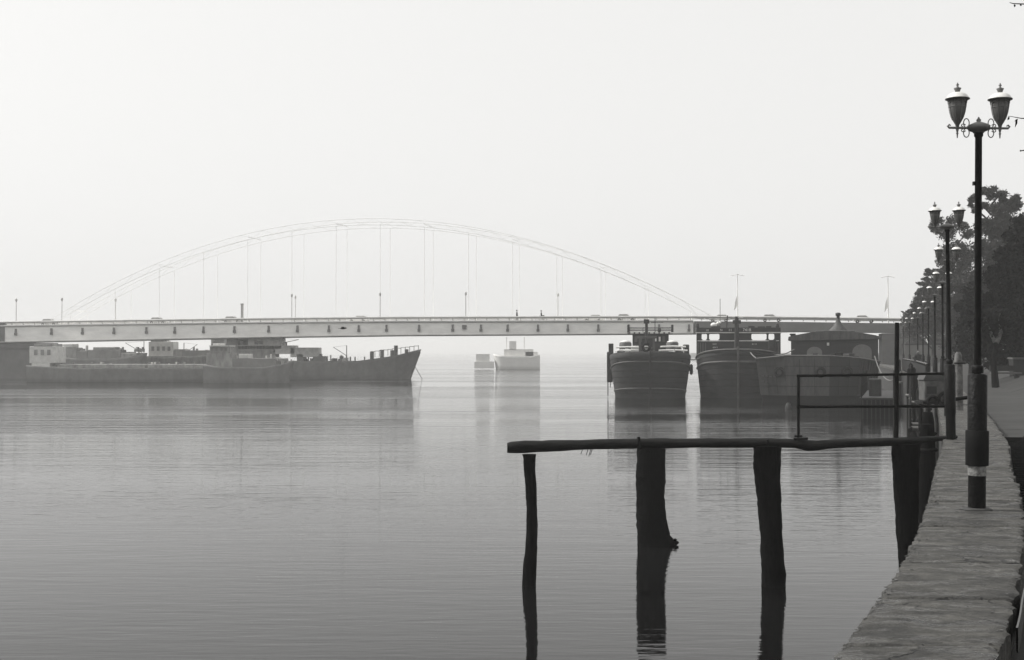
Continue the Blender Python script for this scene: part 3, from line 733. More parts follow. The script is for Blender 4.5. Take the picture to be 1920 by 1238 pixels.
for q0, q1 in (((-5.15, 1.2), (-2.75, .15)), ((-2.75, .15), (.95, 0)), ((.95, 0), (3.4, .75))):
    b = MB()
    for z in (1.4, 2.3, 3.1):
        f_ = .93 + .07 * (z - .62) / 3.2; off = .25 * (1 - (z - .62) / 3.2) - .02
        b.tube([vt(q0[0] * f_, q0[1] + off, z), vt(q1[0] * f_, q1[1] + off, z)], .02, 4)
    for t in (.33, .66):
        rr_ = q0[0] + (q1[0] - q0[0]) * t; ss_ = q0[1] + (q1[1] - q0[1]) * t
        b.tube([vt(rr_ * .93, ss_ + .23, .7), vt(rr_, ss_ - .02, 3.7)], .018, 4)
    b.build('weld_seam', M_rust, d3)
for rr_, ss_ in ((-3.2, .3), (.2, -.02), (2.4, .4)): MB().torus((ss_ - .08, -rr_, 2.6), .34, .13, 'x').build('fender_tyre', M_rubber, d3)
for i in range(7): # welded panel ribs on the dark corner plating
    t = (i + .5) / 7; r = 3.4 + 1.7 * t; s_ = .75 + 2.05 * t
    b = MB(); b.tube([vt(r * .94, s_ + .2, .8), vt(r * 1.005, s_ - .03, 3.6)], .05, 4); b.build('hull_rib', M_steelh, d3)
vc = 4.6
b = MB(); vbox(b, -2.3, 5.05, vc, vc + 9, 3.1, 5.55); b.build('cabin', M_steeld, d3)
b = MB(); arc = [(-2.5 + 7.75 * i / 16, 5.5 + .62 * math.sin(math.pi * (.04 + .92 * i / 16)) ** .8) for i in range(17)]
poly = arc + [(5.3, 5.42), (-2.55, 5.30)]
vs = [vt(r, vc - .35, z) for r, z in poly] + [vt(r, vc + 9.3, z) for r, z in poly]; m_ = len(poly)
b.add(vs, [tuple(range(m_)), tuple(reversed(range(m_, 2 * m_)))] + [(i, (i + 1) % m_, m_ + (i + 1) % m_, m_ + i) for i in range(m_)]); b.build('arched_roof', M_steelp, d3)
for r0, r1, z0, z1 in ((-.95, .35, 3.6, 4.75), (2.9, 4.5, 3.6, 4.95)):
    cx_, hw = (r0 + r1) / 2, (r1 - r0) / 2
    poly = [(cx_ - hw, z0), (cx_ + hw, z0)] + [(cx_ + hw * math.cos(a), z1 - hw * .75 + hw * .75 * math.sin(a)) for a in [math.pi * i / 10 for i in range(11)]]
    b = MB(); m_ = len(poly)
    b.add([vt(r, vc - .06, z) for r, z in poly] + [vt(r, vc - .004, z) for r, z in poly], [tuple(range(m_)), tuple(reversed(range(m_, 2 * m_)))] + [(i, (i + 1) % m_, m_ + (i + 1) % m_, m_ + i) for i in range(m_)])
    b.build('arched_window', mat('pale_window_panel', .12, .4, .15, 2), d3)  # arched panels in one pale tone
for r in (.55, 1.2, 1.9, 2.45): b = MB(); vbox(b, r - .04, r + .04, vc - .07, vc - .004, 3.2, 5.2); b.build('cabin_batten', M_steelh, d3)
b = MB(); vbox(b, .75, .95, vc - .2, vc - .01, 4.85, 5.1); b.build('wall_lamp', M_pale, d3)
b = MB().lathe([(.95, 5.95), (.85, 6.2), (.45, 6.6), (.2, 7.05), (.16, 7.3)], 14, (vc + 3, -1.75, 0)); b.build('funnel_skirt', M_steelp, d3)
b = MB().lathe([(.15, 7.25), (.15, 7.5), (.24, 7.52), (.24, 7.75), (.1, 7.8)], 10, (vc + 3, -1.75, 0)); b.build('funnel', M_steeld, d3)
b = MB(); vbox(b, -.2, 3.2, vc + 2, vc + 5, 5.85, 6.2); b.build('roof_hatch', M_steelp, d3, .1)
MB().lathe([(.2, 5.5), (.2, 5.75), (.28, 5.78), (.26, 5.9)], 10, (vc, 2.15, 0)).build('roof_vent', M_steeld, d3)
b = MB(); vbox(b, 1.35, 2.0, .5, 1.1, 3.2, 4.3); b.build('windlass', M_rust, d3, .1)
for i in range(9):
    r = random.uniform(-1.5, 4.6); b = MB(); vbox(b, r, r + random.uniform(.3, .6), 2.2, 2.8, 3.1, random.uniform(3.9, 4.4)); b.build('deck_clutter', random.choice((M_steelh, M_strake, M_rust)), d3, .05)
for i in range(6): # faded marks on the left bow plate
    r = -4.7 + .33 * (i % 4); t = (r + 5.15) / 2.4
    b = MB(); s_ = 1.2 - 1.05 * t; z = 2.2 - .45 * (i // 4) - random.uniform(0, .2)
    vbox(b, r, r + .2, s_ - .10, s_ + .12, z, z + .12); b.build('faded_mark', M_steelp, d3)

# ropes between boats
def rope(a, b_, sag, r, label, m=M_rope):
    a, b_ = Vector(a), Vector(b_); k = MB()
    k.tube([a.lerp(b_, i / 14) - Vector((0, 0, sag * 4 * (i / 14) * (1 - i / 14))) for i in range(15)], r, 5)
    return tag(k.build('mooring_rope', m), label, 'rope')
rope(px(1444, 664, 121), px(1489, 655, 111), .25, .05, 'mooring rope rising from the wide wheelhouse boat to the barge cabin')
rope(px(1418, 672, 107), px(1403, 655, 122), .1, .06, 'thick rope slanting from the barge corner to the neighbouring bow')
rope(px(1640, 668, 110), px(1690, 697, 78), 1.2, .05, 'slack rope from the barge to the quay railing')
rope(px(1288, 673, 121), px(1312, 672, 121), .12, .05, 'short rope lashing the two dhows together')
by = px(1478, 766, 97); by.z = 0
bu = thing('mooring_buoy', 'small dark float on the water in front of the barge', 'buoy', by)
MB().lathe([(.05, -.3), (.2, -.2), (.25, .05), (.2, .3), (.1, .45)], 10).build('float', M_steelh, bu); MB().torus((0, 0, .5), .09, .02, 'y', 10, 5).build('ring', M_iron, bu)

# ------------------------------------------------------------------ ships under the left half of the bridge
def side_ship(name, label, xb, xs_, ywl, ybow, ymid, m, bowright=True, B=3.0, rake=1.6):
    d = CZ * F / (ywl - 660); sc = F / d
    L = abs(xb - xs_) / sc; loc = px(xb, ywl, d); loc.z = 0
    t = thing(name, label, 'ship', loc, math.pi if bowright else 0)
    zb = (660 - ybow) / sc + CZ; zm = (660 - ymid) / sc + CZ
    H = Hull(L, B, L * .25, [(0, zb), (L * .12, zb * .45 + zm * .55), (L * .3, zm), (L * .8, zm), (L, zm + .4)], .9, rake, 2.2)
    H.mesh(.6).build('hull', m, t)
    return t, H, d, sc, L
def sb(b, T, x0, x1, y0, y1, yo0, yo1):
    """box on a ship given by its pixel span; offsets across the beam"""
    t, H, d, sc, L = T; sx = -1 if t.rotation_euler[2] > 1 else 1
    a = (x0 - 960) / F * d - t.location.x; c = (x1 - 960) / F * d - t.location.x
    a, c = sorted((a * sx, c * sx)); z0 = CZ + (660 - y1) / sc; z1 = CZ + (660 - y0) / sc
    return b.box(a, c, yo0, yo1, z0, z1)
SA = side_ship('cargo_ship', 'dark cargo ship with raised bow and rails facing right, under the middle of the bridge', 790, 400, 711, 655, 677, M_ship, True, 3.2, 1.9)
for x0, x1, y0, y1, m in ((400, 520, 648, 690, M_ship2), (430, 470, 636, 648, M_ship2), (450, 532, 632, 655, M_pale), (516, 556, 648, 664, M_pale), (548, 600, 652, 670, M_pale), (560, 572, 664, 678, M_ship), (590, 612, 668, 678, M_ship)):
    sb(MB(), SA, x0, x1, y0, y1, -1.8, 1.8).build('deck_house', m, SA[0], .05)
for x in (458, 485, 494): sb(MB(), SA, x - 3, x + 3, 640, 646, -2.1, 2.1).build('window', M_ship, SA[0])
b = MB()
for i in range(12):
    x = 692 + 8.4 * i; yb = interp([(692, 668), (788, 656)], x); sb(b, SA, x - .5, x + .5, yb - 9, yb + 3, -2.4 + .2 * i, -2.3 + .2 * i)
    if i: sb(b, SA, x - 8.4, x, yb - 8, yb - 7, -2.5 + .2 * i, -2.3 + .2 * i)
b.build('bow_rail', M_ship, SA[0])
for x, y0 in ((697, 660), (716, 656), (735, 657), (742, 648), (762, 655), (600, 664), (640, 668)): sb(MB(), SA, x - 2.5, x + 3.5, y0, 674, -.6, .6).build('deck_fitting', M_ship, SA[0])
MB().tube([(1.5, -.6, 2.7), (-.1, -.7, 0)], .05, 5).build('anchor_chain', M_ship, SA[0])
SB = side_ship('cargo_barge', 'long low dark barge with pale cabin beside the left bridge pier', 545, 62, 716, 688, 690, M_ship, True, 3.5, .5)
for x0, x1, y0, y1, m in ((395, 536, 672, 692, M_ship2), (402, 432, 660, 674, M_ship2), (66, 114, 650, 681, M_pale), (70, 104, 681, 690, M_pale), (74, 108, 645, 650, M_ship2), (120, 280, 683, 690, M_ship2), (285, 390, 683, 690, M_ship2)):
    sb(MB(), SB, x0, x1, y0, y1, -2.2, 2.2).build('deck_house', m, SB[0], .06)
for x in (78, 90, 102): sb(MB(), SB, x - 3, x + 3, 656, 666, -2.26, 2.26).build('window', M_ship2, SB[0])
SC = side_ship('cargo_ship', 'dark ship with tall white wheelhouse moored behind the long low barge', 120, 430, 708, 655, 668, M_ship2, False, 3.2, 1.5)
for x0, x1, y0, y1, m in ((284, 330, 641, 669, M_pale), (280, 334, 668, 672, M_pale), (288, 312, 638, 641, M_ship2), (332, 350, 655, 672, M_ship2), (350, 396, 657, 672, M_ship), (160, 250, 660, 671, M_ship), (400, 424, 636, 668, M_ship2)):
    sb(MB(), SC, x0, x1, y0, y1, -1.7, 1.7).build('deck_house', m, SC[0], .05)
for x in (292, 302, 312, 322): sb(MB(), SC, x - 2.6, x + 2.6, 650, 658, -1.76, 1.76).build('window', M_ship, SC[0])
for x, y0 in ((316, 632), (300, 634), (380, 650)): sb(MB(), SC, x - .8, x + .8, y0, 650, -.1, .1).build('mast', M_ship2, SC[0])
SD = side_ship('distant_ship', 'pale ship almost lost in the fog beyond the bridge, right of the dark raised bow', 925, 1012, 692.5, 664, 668, M_faraway, False, 3.4, .8)
for x0, x1, y0, y1 in ((945, 1000, 655, 669), (955, 968, 640, 656), (985, 1008, 660, 668)): sb(MB(), SD, x0, x1, y0, y1, -2, 2).build('deck_house', M_faraway, SD[0])
for x in (950, 983): sb(MB(), SD, x - .7, x + .7, 632, 660, -.1, .1).build('mast', M_faraway, SD[0])
sb(MB(), SD, 890, 926, 678, 691, -2, 2).build('stern_platform', M_faraway, SD[0]); sb(MB(), SD, 893, 918, 664, 678, -1.6, 1.6).build('deck_house', M_faraway, SD[0])
SF = side_ship('cargo_boat', 'shorter grey boat with high stern block overlapping the long low barge', 552, 386, 718, 676, 688, M_ship, True, 2.4, .8)
for x0, x1, y0, y1, m in ((392, 440, 662, 692, M_ship2), (398, 432, 650, 662, M_ship2), (440, 520, 672, 690, M_ship), (404, 418, 644, 650, M_pale), (452, 470, 664, 672, M_pale)):
    sb(MB(), SF, x0, x1, y0, y1, -1.5, 1.5).build('deck_house', m, SF[0], .05)
for x in (402, 411, 420, 428): sb(MB(), SF, x - 2.2, x + 2.2, 653, 658, -1.56, 1.56).build('window', M_ship, SF[0])
sb(MB(), SF, 398, 436, 648, 650, -1.8, 1.8).build('cabin_roof', M_pale, SF[0])
SG = side_ship('cargo_boat', 'dark low boat with humped cargo lying between the white cabin and the white wheelhouse', 275, 116, 711, 662, 672, M_ship, True, 2.6, 1.0)
for x0, x1, y0, y1, m in ((118, 150, 652, 675, M_ship2), (150, 170, 658, 675, M_ship), (170, 232, 656, 675, M_ship), (180, 220, 651, 657, M_ship2), (232, 262, 662, 675, M_ship2), (124, 142, 645, 652, M_pale)):
    sb(MB(), SG, x0, x1, y0, y1, -1.5, 1.5).build('deck_load', m, SG[0], .12)
rs = random.Random(3)
for T, x0, x1, yd, n_ in ((SA, 545, 690, 675, 26), (SA, 400, 540, 650, 22), (SB, 70, 390, 688, 60), (SC, 130, 400, 668, 46), (SC, 286, 328, 641, 8), (SB, 400, 530, 673, 18), (SA, 450, 530, 634, 8), (SG, 120, 265, 657, 26), (SF, 440, 545, 680, 20), (SC, 340, 400, 660, 12)):
    for _ in range(n_):
        x = rs.uniform(x0, x1); h = rs.choice((2, 3, 4, 6, 9)); w_ = rs.uniform(2, 9) if h < 5 else rs.uniform(1, 2.2)
        yo = rs.uniform(-1.6, .8)
        sb(MB(), T, x, x + w_, yd - h, yd + 3, yo, yo + .7).build('deck_fitting', rs.choice((M_ship, M_ship2, M_pale)), T[0])
for T, x, y0, y1, xe in ((SA, 520, 634, 650, 560), (SC, 270, 640, 668, 235), (SC, 345, 643, 668, 370), (SA, 650, 648, 672, 625), (SB, 420, 642, 662, 400)):
    t_, H_, d_, sc_, L2 = T; sx = -1 if t_.rotation_euler[2] > 1 else 1
    def lx(x): return ((x - 960) / F * d_ - t_.location.x) * sx
    zz_ = lambda y: CZ + (660 - y) / sc_
    MB().tube([(lx(x), 0, zz_(y1)), (lx(x), 0, zz_(y0))], .07, 6).tube([(lx(x), 0, zz_(y1) + .4), (lx(xe), 0, zz_(y0 + 3))], .05, 5).tube([(lx(x), 0, zz_(y0)), (lx(xe), 0, zz_(y0 + 3))], .02, 4).build('derrick', M_ship, t_)

# ------------------------------------------------------------------ jetty
JD = CZ * F / (1098 - 660.0); JS = F / JD
def jp(x, y, dy=0.0):
    p = px(x, y, JD); p.y += dy; return p
jb = jp(1450, 1098); jb.z = 0
jet = thing('timber_jetty', 'old black timber jetty with leaning railing reaching out from the river wall', 'jetty', jb)
def edged_post(prof, depth=None, name='pile', parent=None, m=M_wood, seed=0.0, D=None):
    """upright log from (y, x left, x right) pixel rows, round in section, with bark-like unevenness"""
    D = D or JD; b = MB(); n = 18; vs = []; rows = []
    for i in range(len(prof) - 1):
        (y0, l0, r0), (y1, l1, r1) = prof[i], prof[i + 1]; k = max(1, int(abs(y1 - y0) / 3))
        for j in range(k): t = j / k; rows.append((y0 + (y1 - y0) * t, l0 + (l1 - l0) * t, r0 + (r1 - r0) * t))
    rows.append(prof[-1])
    for (y, l, r) in rows:
        a, c = px(l, y, D), px(r, y, D); cx, rx = (a.x + c.x) / 2, (c.x - a.x) / 2; ry = min(rx, depth or rx)
        for k in range(n):
            q = 2 * math.pi * k / n
            f = 1 + 0.075 * noise.fractal(Vector((math.cos(q) * 1.7 + seed, math.sin(q) * 1.7, a.z * 3.0)), .65, 2.2, 6)
            vs.append((cx + rx * f * math.cos(q), D + ry * f * math.sin(q), a.z))
    fs = [(i * n + k, i * n + (k + 1) % n, (i + 1) * n + (k + 1) % n, (i + 1) * n + k) for i in range(len(rows) - 1) for k in range(n)]
    b.add(vs, fs, True); b.add(vs[:n], [tuple(range(n))]); b.add(vs[-n:], [tuple(reversed(range(n)))])
    o = b.build(name, m, parent)
    if parent: o.location = -parent.location
    return o
D2 = CZ * F / (1020 - 660.0)
fp = thing('timber_pile', 'thick black timber pile with a knobby foot at the waterline, left of the leaning pile', 'pile', Vector((px(1220, 900, D2).x, D2, 0)))
edged_post([(824, 1193, 1247), (900, 1193, 1247), (945, 1193, 1247), (970, 1193, 1250), (990, 1194, 1254), (1004, 1194, 1257), (1009, 1193, 1262), (1014, 1193, 1264), (1017, 1193, 1269), (1021, 1193, 1271), (1040, 1193, 1266), (1098, 1194, 1255)], .30, 'shaft', fp, seed=3, D=D2)
b = MB(); kr = random.Random(4)
for _ in range(7):
    c = px(1252 + kr.uniform(0, 17), 1016 + kr.uniform(-5, 3), D2 - .1); b.ball((c.x, c.y, c.z), kr.uniform(.03, .06), 7, 5, (1.2, 1, .8))
o = b.build('foot_knobs', M_wood, fp); o.location = -fp.location
edged_post([(836, 1412, 1464), (880, 1414, 1463), (950, 1421, 1465), (1010, 1426, 1467), (1060, 1427, 1471), (1076, 1428, 1474), (1098, 1428, 1472), (1230, 1428, 1472)], None, 'pile', jet, seed=8)
edged_post([(832, 1672, 1723), (920, 1677, 1722), (1000, 1681, 1721), (1098, 1688, 1721), (1230, 1690, 1721)], None, 'pile', jet, seed=15)
# the log that carries the deck
rows = [(951, 830, 849), (958, 828, 850), (985, 826, 850), (1000, 826, 848), (1100, 824.5, 843), (1195, 822, 841), (1300, 822, 840), (1430, 821.5, 839), (1490, 823, 840), (1512, 825, 846), (1530, 826, 845), (1560, 824, 841), (1620, 822, 838), (1700, 820, 836), (1770, 817, 826), (1790, 815, 822)]
fine = []
for i in range(len(rows) - 1):
    k = max(1, int((rows[i + 1][0] - rows[i][0]) / 8))
    for j in range(k): t = j / k; fine.append(tuple(rows[i][q] * (1 - t) + rows[i + 1][q] * t for q in range(3)))
fine.append(rows[-1])
b = MB(); n_ = 14; vs = []
for x, y0, y1 in fine:
    a, c = jp(x, y0), jp(x, y1); cz_, rz_ = (a.z + c.z) / 2, (a.z - c.z) / 2
    for k in range(n_):
        q = 2 * math.pi * k / n_; f = 1 + .09 * noise.fractal(Vector((x * .03, math.cos(q) * 1.2, math.sin(q) * 1.2)), .8, 2.1, 4)
        vs.append((a.x, JD - .02 + .15 * f * math.cos(q), cz_ + rz_ * f * math.sin(q)))
b.add(vs, [(i * n_ + k, i * n_ + (k + 1) % n_, (i + 1) * n_ + (k + 1) % n_, (i + 1) * n_ + k) for i in range(len(fine) - 1) for k in range(n_)], True)
b.add(vs[:n_], [tuple(range(n_))]); b.add(vs[-n_:], [tuple(reversed(range(n_)))])
o = b.build('log_beam', M_log, jet); o.location = -jb
def jpart(b, name, m): o = b.build(name, m, jet); o.location = -jb; return o
jpart(MB().tube([jp(1497, 824), jp(1497, 703)], .026, 6), 'railing_post', M_rust)
jpart(MB().tube([jp(1680, 822), jp(1682, 605)], [.045, .04], 8), 'tall_post', M_rust)
jpart(MB().tube([jp(1786, 818), jp(1787, 698)], .045, 8), 'railing_post', M_rust)
jpart(MB().tube([jp(1494, 705), jp(1640, 703), jp(1790, 700)], .024, 6), 'top_rail', M_rust)
jpart(MB().tube([jp(1494, 763), jp(1640, 762), jp(1790, 762)], .027, 6), 'middle_rail', M_rust)
jpart(MB().tube([jp(1790, 750, .1), jp(1822, 746, .2)], .035, 6), 'end_rail', M_rust)
jpart(MB().tube([jp(1196, 842, -.16), jp(1196, 818, -.16)], .03, 6), 'iron_spike', M_rust)
jpart(MB().tube([jp(1436, 840, -.17), jp(1436, 823, -.17)], .02, 6), 'iron_spike', M_rust)
jpart(MB().tube([jp(1486, 823, -.1), jp(1512, 822, -.1)], .025, 6).tube([jp(1490, 818), jp(1504, 818)], .02, 6), 'post_foot', M_rust)
b = MB()
for x, l in ((1094, 9), (1104, 11), (1109, 13), (1112, 10)): b.tube([jp(x, 838), jp(x - 5, 843 + l)], .008, 4)
jpart(b, 'frayed_splinters', M_wood)
tp = thing('thin_pile', 'thin crooked black post standing free in the river under the tip of the log', 'post', Vector((jp(990, 900).x, JD, 0)))
edged_post([(852, 979, 1005), (858, 981, 1004), (880, 982, 1004), (910, 985, 1006), (950, 987, 1007), (1000, 987, 1008), (1030, 985, 1007), (1060, 981, 1006), (1098, 979, 1005), (1230, 980, 1005)], None, 'shaft', tp, seed=22)

# ------------------------------------------------------------------ street lamps on the wall
def make_lamp():
    t = thing('street_lamp', '', 'street lamp', group='double lantern street lamps along the river wall')
    k = 1 / 184.6                                     # metres per photograph pixel at the first lamp
    Z = lambda y: (955 - y) * k
    MB().lathe([(.038 * 1.0, Z(700)), (.036, Z(480)), (.034, Z(255)), (.045, Z(252)), (.045, Z(244))], 14).build('shaft', M_iron, t)
    MB().lathe([(.058, Z(698)), (.06, Z(690)), (.058, Z(684)), (.03, Z(682))], 16).build('collar', M_iron, t)
    MB().lathe([(.086, Z(956)), (.086, Z(875)), (.094, Z(860)), (.096, Z(702)), (.075, Z(699))], 20).build('base_pipe', M_iron, t)
    hub = MB().lathe([(.055, Z(246)), (.06, Z(244)), (.09, Z(242)), (.11, Z(238)), (.115, Z(233)), (.085, Z(230)), (.05, Z(227)), (.018, Z(225)), (.026, Z(222)), (.012, Z(219)), (.005, Z(216))], 16).build('hub', M_lampgrey, t)
    for s in (-1, 1):
        arm = MB().tube([(s * .10, 0, Z(237)), (s * .30, 0, Z(237)), (s * .315, 0, Z(234)), (s * .30, 0, Z(231)), (s * .285, 0, Z(233))], [.013, .012, .011, .009, .007], 8).build('arm', M_lampgrey, t)
        sc = MB()
        for sg in (1, -1):
            pts = []
            for i in range(30):
                a = -1.2 + i / 29 * 6.6; rr = .028 + .006 * math.cos(a)
                pts.append((s * (.125 + .036 * math.sin(a) * .8), 0, Z(237) + sg * (.05 - .045 * math.cos(a))))
            sc.tube(pts, .0055, 6)
            pts = [(s * (.155 + .02 * math.cos(a)), 0, Z(237) + sg * (.026 + .014 * math.sin(a))) for a in [-1.4 + .3 * i for i in range(16)]]
            sc.tube(pts, .005, 6)
        sc.build('scroll', M_lampgrey, arm)
        c = (s * .217, 0, 0)
        bowl = MB().lathe([(.012, Z(239)), (.016, Z(235)), (.022, Z(231)), (.045, Z(224)), (.05, Z(221)), (.062, Z(216)), (.075, Z(208)), (.085, Z(197)), (.088, Z(190)), (.092, Z(187)), (.108, Z(184.5)), (.122, Z(183.5)), (.122, Z(182))], 20, c).build('lantern_bowl', M_glass, t)
        rb = MB()
        for q in range(8):
            a = 2 * math.pi * (q + .25) / 8
            pr = [(.05, 222), (.064, 216), (.077, 208), (.087, 197), (.091, 190), (.098, 186)]
            rb.tube([(c[0] + r * math.cos(a), r * math.sin(a), Z(y)) for r, y in pr], .004, 5)
            a2 = 2 * math.pi * (q + 1.25) / 8
            rb.tube([(c[0] + .0925 * math.cos(a + (a2 - a) * i / 8), .0925 * math.sin(a + (a2 - a) * i / 8), Z(191.5 - 4.5 * math.sin(math.pi * i / 8))) for i in range(9)], .0035, 4)
        rb.torus((c[0], 0, Z(198)), .086, .003, 'z', 20, 4)
        rb.build('lantern_ribs', M_lampgrey, bowl)
        MB().lathe([(.116, Z(182)), (.11, Z(180)), (.095, Z(175.5)), (.07, Z(172)), (.045, Z(170.5)), (.03, Z(170))], 22, c).build('dome', M_dome, t)
        MB().lathe([(.022, Z(170.5)), (.026, Z(167)), (.038, Z(162.5)), (.036, Z(162)), (.012, Z(160.5)), (.014, Z(159.6)), (.006, Z(158.5)), (.017, Z(156)), (.006, Z(154)), (.008, Z(153)), (.002, Z(151.5))], 14, c).build('finial', M_lampgrey, t)
        MB().lathe([(.006, Z(256)), (.008, Z(249)), (.014, Z(247.5)), (.008, Z(246)), (.012, Z(243)), (.016, Z(239.5))], 10, c).build('drop_pendant', M_lampgrey, t)
    return t
lamp = make_lamp()
LP = [(4.71, 13.0, .011, 'nearest, largest double lantern lamp, base wrapped in a black band over peeling paint', 1.0), (7.98, 23.3, -.012, 'second double lantern lamp, black pole leaning left beside the jetty railing', 1.0), (10.95, 32.2, .004, 'third double lantern lamp, half hidden behind the second pole', 1.0), (14.2, 42.2, 0, 'double lantern lamp right behind the third one, pale caps against the trees', 1.0),
      (17.05, 51.6, 0, 'double lantern lamp with two pale caps just left of the pole cluster', 1.0), (21.6, 66.4, 0.004, 'grey far lamp behind the pump, next after the biggest of the far row', 1.0), (24.4, 76, 0, 'grey far lamp between the pump and the standing person', 1.0), (27.1, 85.5, 0, 'small hazy lamp directly right of the standing person', 1.0), (30.75, 99, 0, 'small hazy lamp at the standing person, second farthest of the row', 1.0), (34.55, 113, 0, 'farthest, smallest lamp of the row, left of the conifer', 1.0)]
for i, (X, Y, tl, lab, sc_) in enumerate(LP):
    o = lamp if i == 0 else copy_tree(lamp)
    o.location = (X, Y, WT - .01); o.rotation_euler = (0, tl, 0 if i == 0 else R(random.uniform(-5, 5))); o['label'] = lab
k = 1 / 184.6; Z = lambda y: (955 - y) * k
MB().lathe([(.112, Z(870)), (.114, Z(838)), (.113, Z(836)), (.114, Z(806)), (.108, Z(805))], 20).build('rubber_wrap', M_rubber, lamp)
MB().lathe([(.0885, Z(889)), (.0885, Z(871))], 20).build('paint_band', M_peel, lamp)
b = MB(); vs = []
for j in range(4):
    for i in range(25):
        a = 2 * math.pi * i / 24; rr = (.10, .135, .10, .085)[j] * (1 + .15 * noise.noise(Vector((math.cos(a) * 2, math.sin(a) * 2, j))))
        vs.append((rr * math.cos(a) * (1.25 if j < 3 else 1), rr * math.sin(a), (.0, .012, .03, .034)[j]))
b.add(vs, [(j * 25 + i, j * 25 + i + 1, (j + 1) * 25 + i + 1, (j + 1) * 25 + i) for j in range(3) for i in range(24)], True); b.build('mortar_foot', M_conc, lamp)
b = MB().box(-.055, -.035, -.02, .02, Z(345), Z(338)); b.build('cable_clip', M_iron, lamp)

# ------------------------------------------------------------------ things on the quay
pw = thing('painted_pillar', 'white painted bollard pillar with dark peeled patches behind the end of the jetty railing', 'pillar', (12.2, 35, WT))
MB().lathe([(.125, -.02), (.115, .8), (.11, 1.3), (.1, 1.5), (.05, 1.6)], 14).build('shaft', mat('patchy_white_paint', .09, .8, .9, 5.5, .2, 20), pw)
MB().box(-.16, .14, -.15, -.12, 1.27, 1.31).build('cross_bar', M_iron, pw)
M_pump = mat('chalky_pump_paint', 0.07, 0.7, 0.5, 5)
pu = thing('water_pump', 'pale pump housing with black hose loops and pipes at the wall edge behind the jetty', 'pump', (px(1757, 700, 39).x - .12, 39, 0))
zc = lambda y: CZ + (660 - y) / F * 39
b = MB().box(-.36, .34, -.3, .3, zc(752), zc(712)); b.build('housing', M_pump, pu, .05)
MB().prism([(-.4, zc(712)), (-.3, zc(700)), (.05, zc(698)), (.36, zc(712))], 'y', -.32, .32).build('hood', mat('grey_pump_hood', .04, .6), pu)
for r, z, rr in ((-.14, 752, .15), (.25, 748, .2)): MB().torus((r, -.38, zc(z)), rr, .05, 'y').build('hose_loop', M_rubber, pu)
for r in (-.30, .02): MB().tube([(r, -.2, zc(752)), (r, -.2, -.6)], .055, 8).build('intake_pipe', M_pump, pu)
MB().box(-.45, .45, -.4, .4, zc(757), zc(752)).build('bracket', M_iron, pu)
for r, q in ((-.3, .04), (.3, .05)): MB().tube([(r, .3, -.6), (r, .3, zc(757))], q, 8).build('leg', M_rust, pu)
MB().box(-.3, .0, -.32, -.29, zc(738), zc(724)).build('access_plate', M_steeld, pu)
# railing along the far quay
qr = thing('quay_railing', 'dark grey panel railing on the river wall below the standing person', 'railing', (le(62), 62, WT))
prev = None
for i in range(16):
    yy = 62 + 3.2 * i; P = Vector((le(yy) + .12, yy, WT))
    o = MB().box(-.05, .05, -.05, .05, -.03, 1.02).build('railing_post', M_rust, qr); o.location = P - qr.location
    if prev:
        a, c = prev - qr.location, P - qr.location
        MB().tube([a + Vector((0, 0, 1.0)), c + Vector((0, 0, 1.0))], .045, 6).build('top_rail', M_strake, qr)
        b = MB()
        for j in range(9): q = a.lerp(c, (j + .5) / 9); b.box(q.x - .1, q.x + .1, q.y - .03, q.y + .03, q.z + .1, q.z + .9)
        b.build('railing_panel', M_steeld, qr)
    prev = P
tyre_y = 60
st = thing('tyre_stack', 'black tyres hung on the quay edge left of the pump', 'tyres', (le(60) - .25, 60, 0), group='tyres')
for i, z in enumerate((.8, 1.5, 2.2)): MB().torus((0.02 * i, 0, z), .38, .15, 'x' if i < 3 else 'y').build('tyre', M_rubber, st)
gw = thing('gangway', 'dark sloping gangway with pale slats going down from the wall to the water', 'gangway', (0, 0, 0))
a, c = Vector((le(80) - .2, 79, 2.75)), Vector((le(60) - .9, 58, .75)); gw.location = a
dd = c - a; side = Vector((dd.y, -dd.x, 0)).normalized() * .45
for s in (-1, 1): MB().tube([side * s, dd + side * s], .11, 6).build('stringer', M_rust, gw)
for i in range(18): q = dd * ((i + .5) / 18); MB().tube([q - side * 1.0, q + side * 1.0], .12, 4).build('slat', M_wallb, gw)
for s in (-1, 1):
    MB().tube([side * s + Vector((0, 0, .95)), dd + side * s + Vector((0, 0, .95))], .05, 6).build('handrail', M_rust, gw)
    for t_ in (0.02, .25, .5, .75, .98): MB().tube([dd * t_ + side * s, dd * t_ + side * s + Vector((0, 0, .95))], .045, 6).build('baluster', M_rust, gw)
for yy, lab in ((27.5, 'nearest of the black mooring piles against the wall under the jetty'), (33, 'middle black mooring pile against the wall behind the jetty'), (47, 'black mooring pile beside the pump pipes'), (54, 'farthest black mooring pile by the tyres')):
    o = thing('mooring_pile', lab, 'pile', (le(yy) - .3, yy, 0), group='mooring piles along the wall')
    MB().lathe([(.2, -1), (.19, 1.2), (.17, 2.5), (.12, 2.75)], 10).build('shaft', M_wood, o); MB().torus((0, 0, 2.2), .19, .04, 'z', 14, 5).build('iron_band', M_rust, o)
po = thing('floating_pontoon', 'dark floating pontoon with posts and rails squeezed between the barge and the wall', 'pontoon', (24.0, 84, 0), -math.atan(.30))
MB().box(-1.0, 1.0, -2, 14, -.4, 1.25).build('float_box', M_rust, po); MB().box(-1.1, 1.1, -2.1, 14.1, 1.25, 1.36).build('deck', M_steeld, po)
for i in range(8): MB().box(-.95 + .27 * i, -.89 + .27 * i, -2.08, -2.002, -.2, 1.2).build('fender_batten', M_steeld, po)
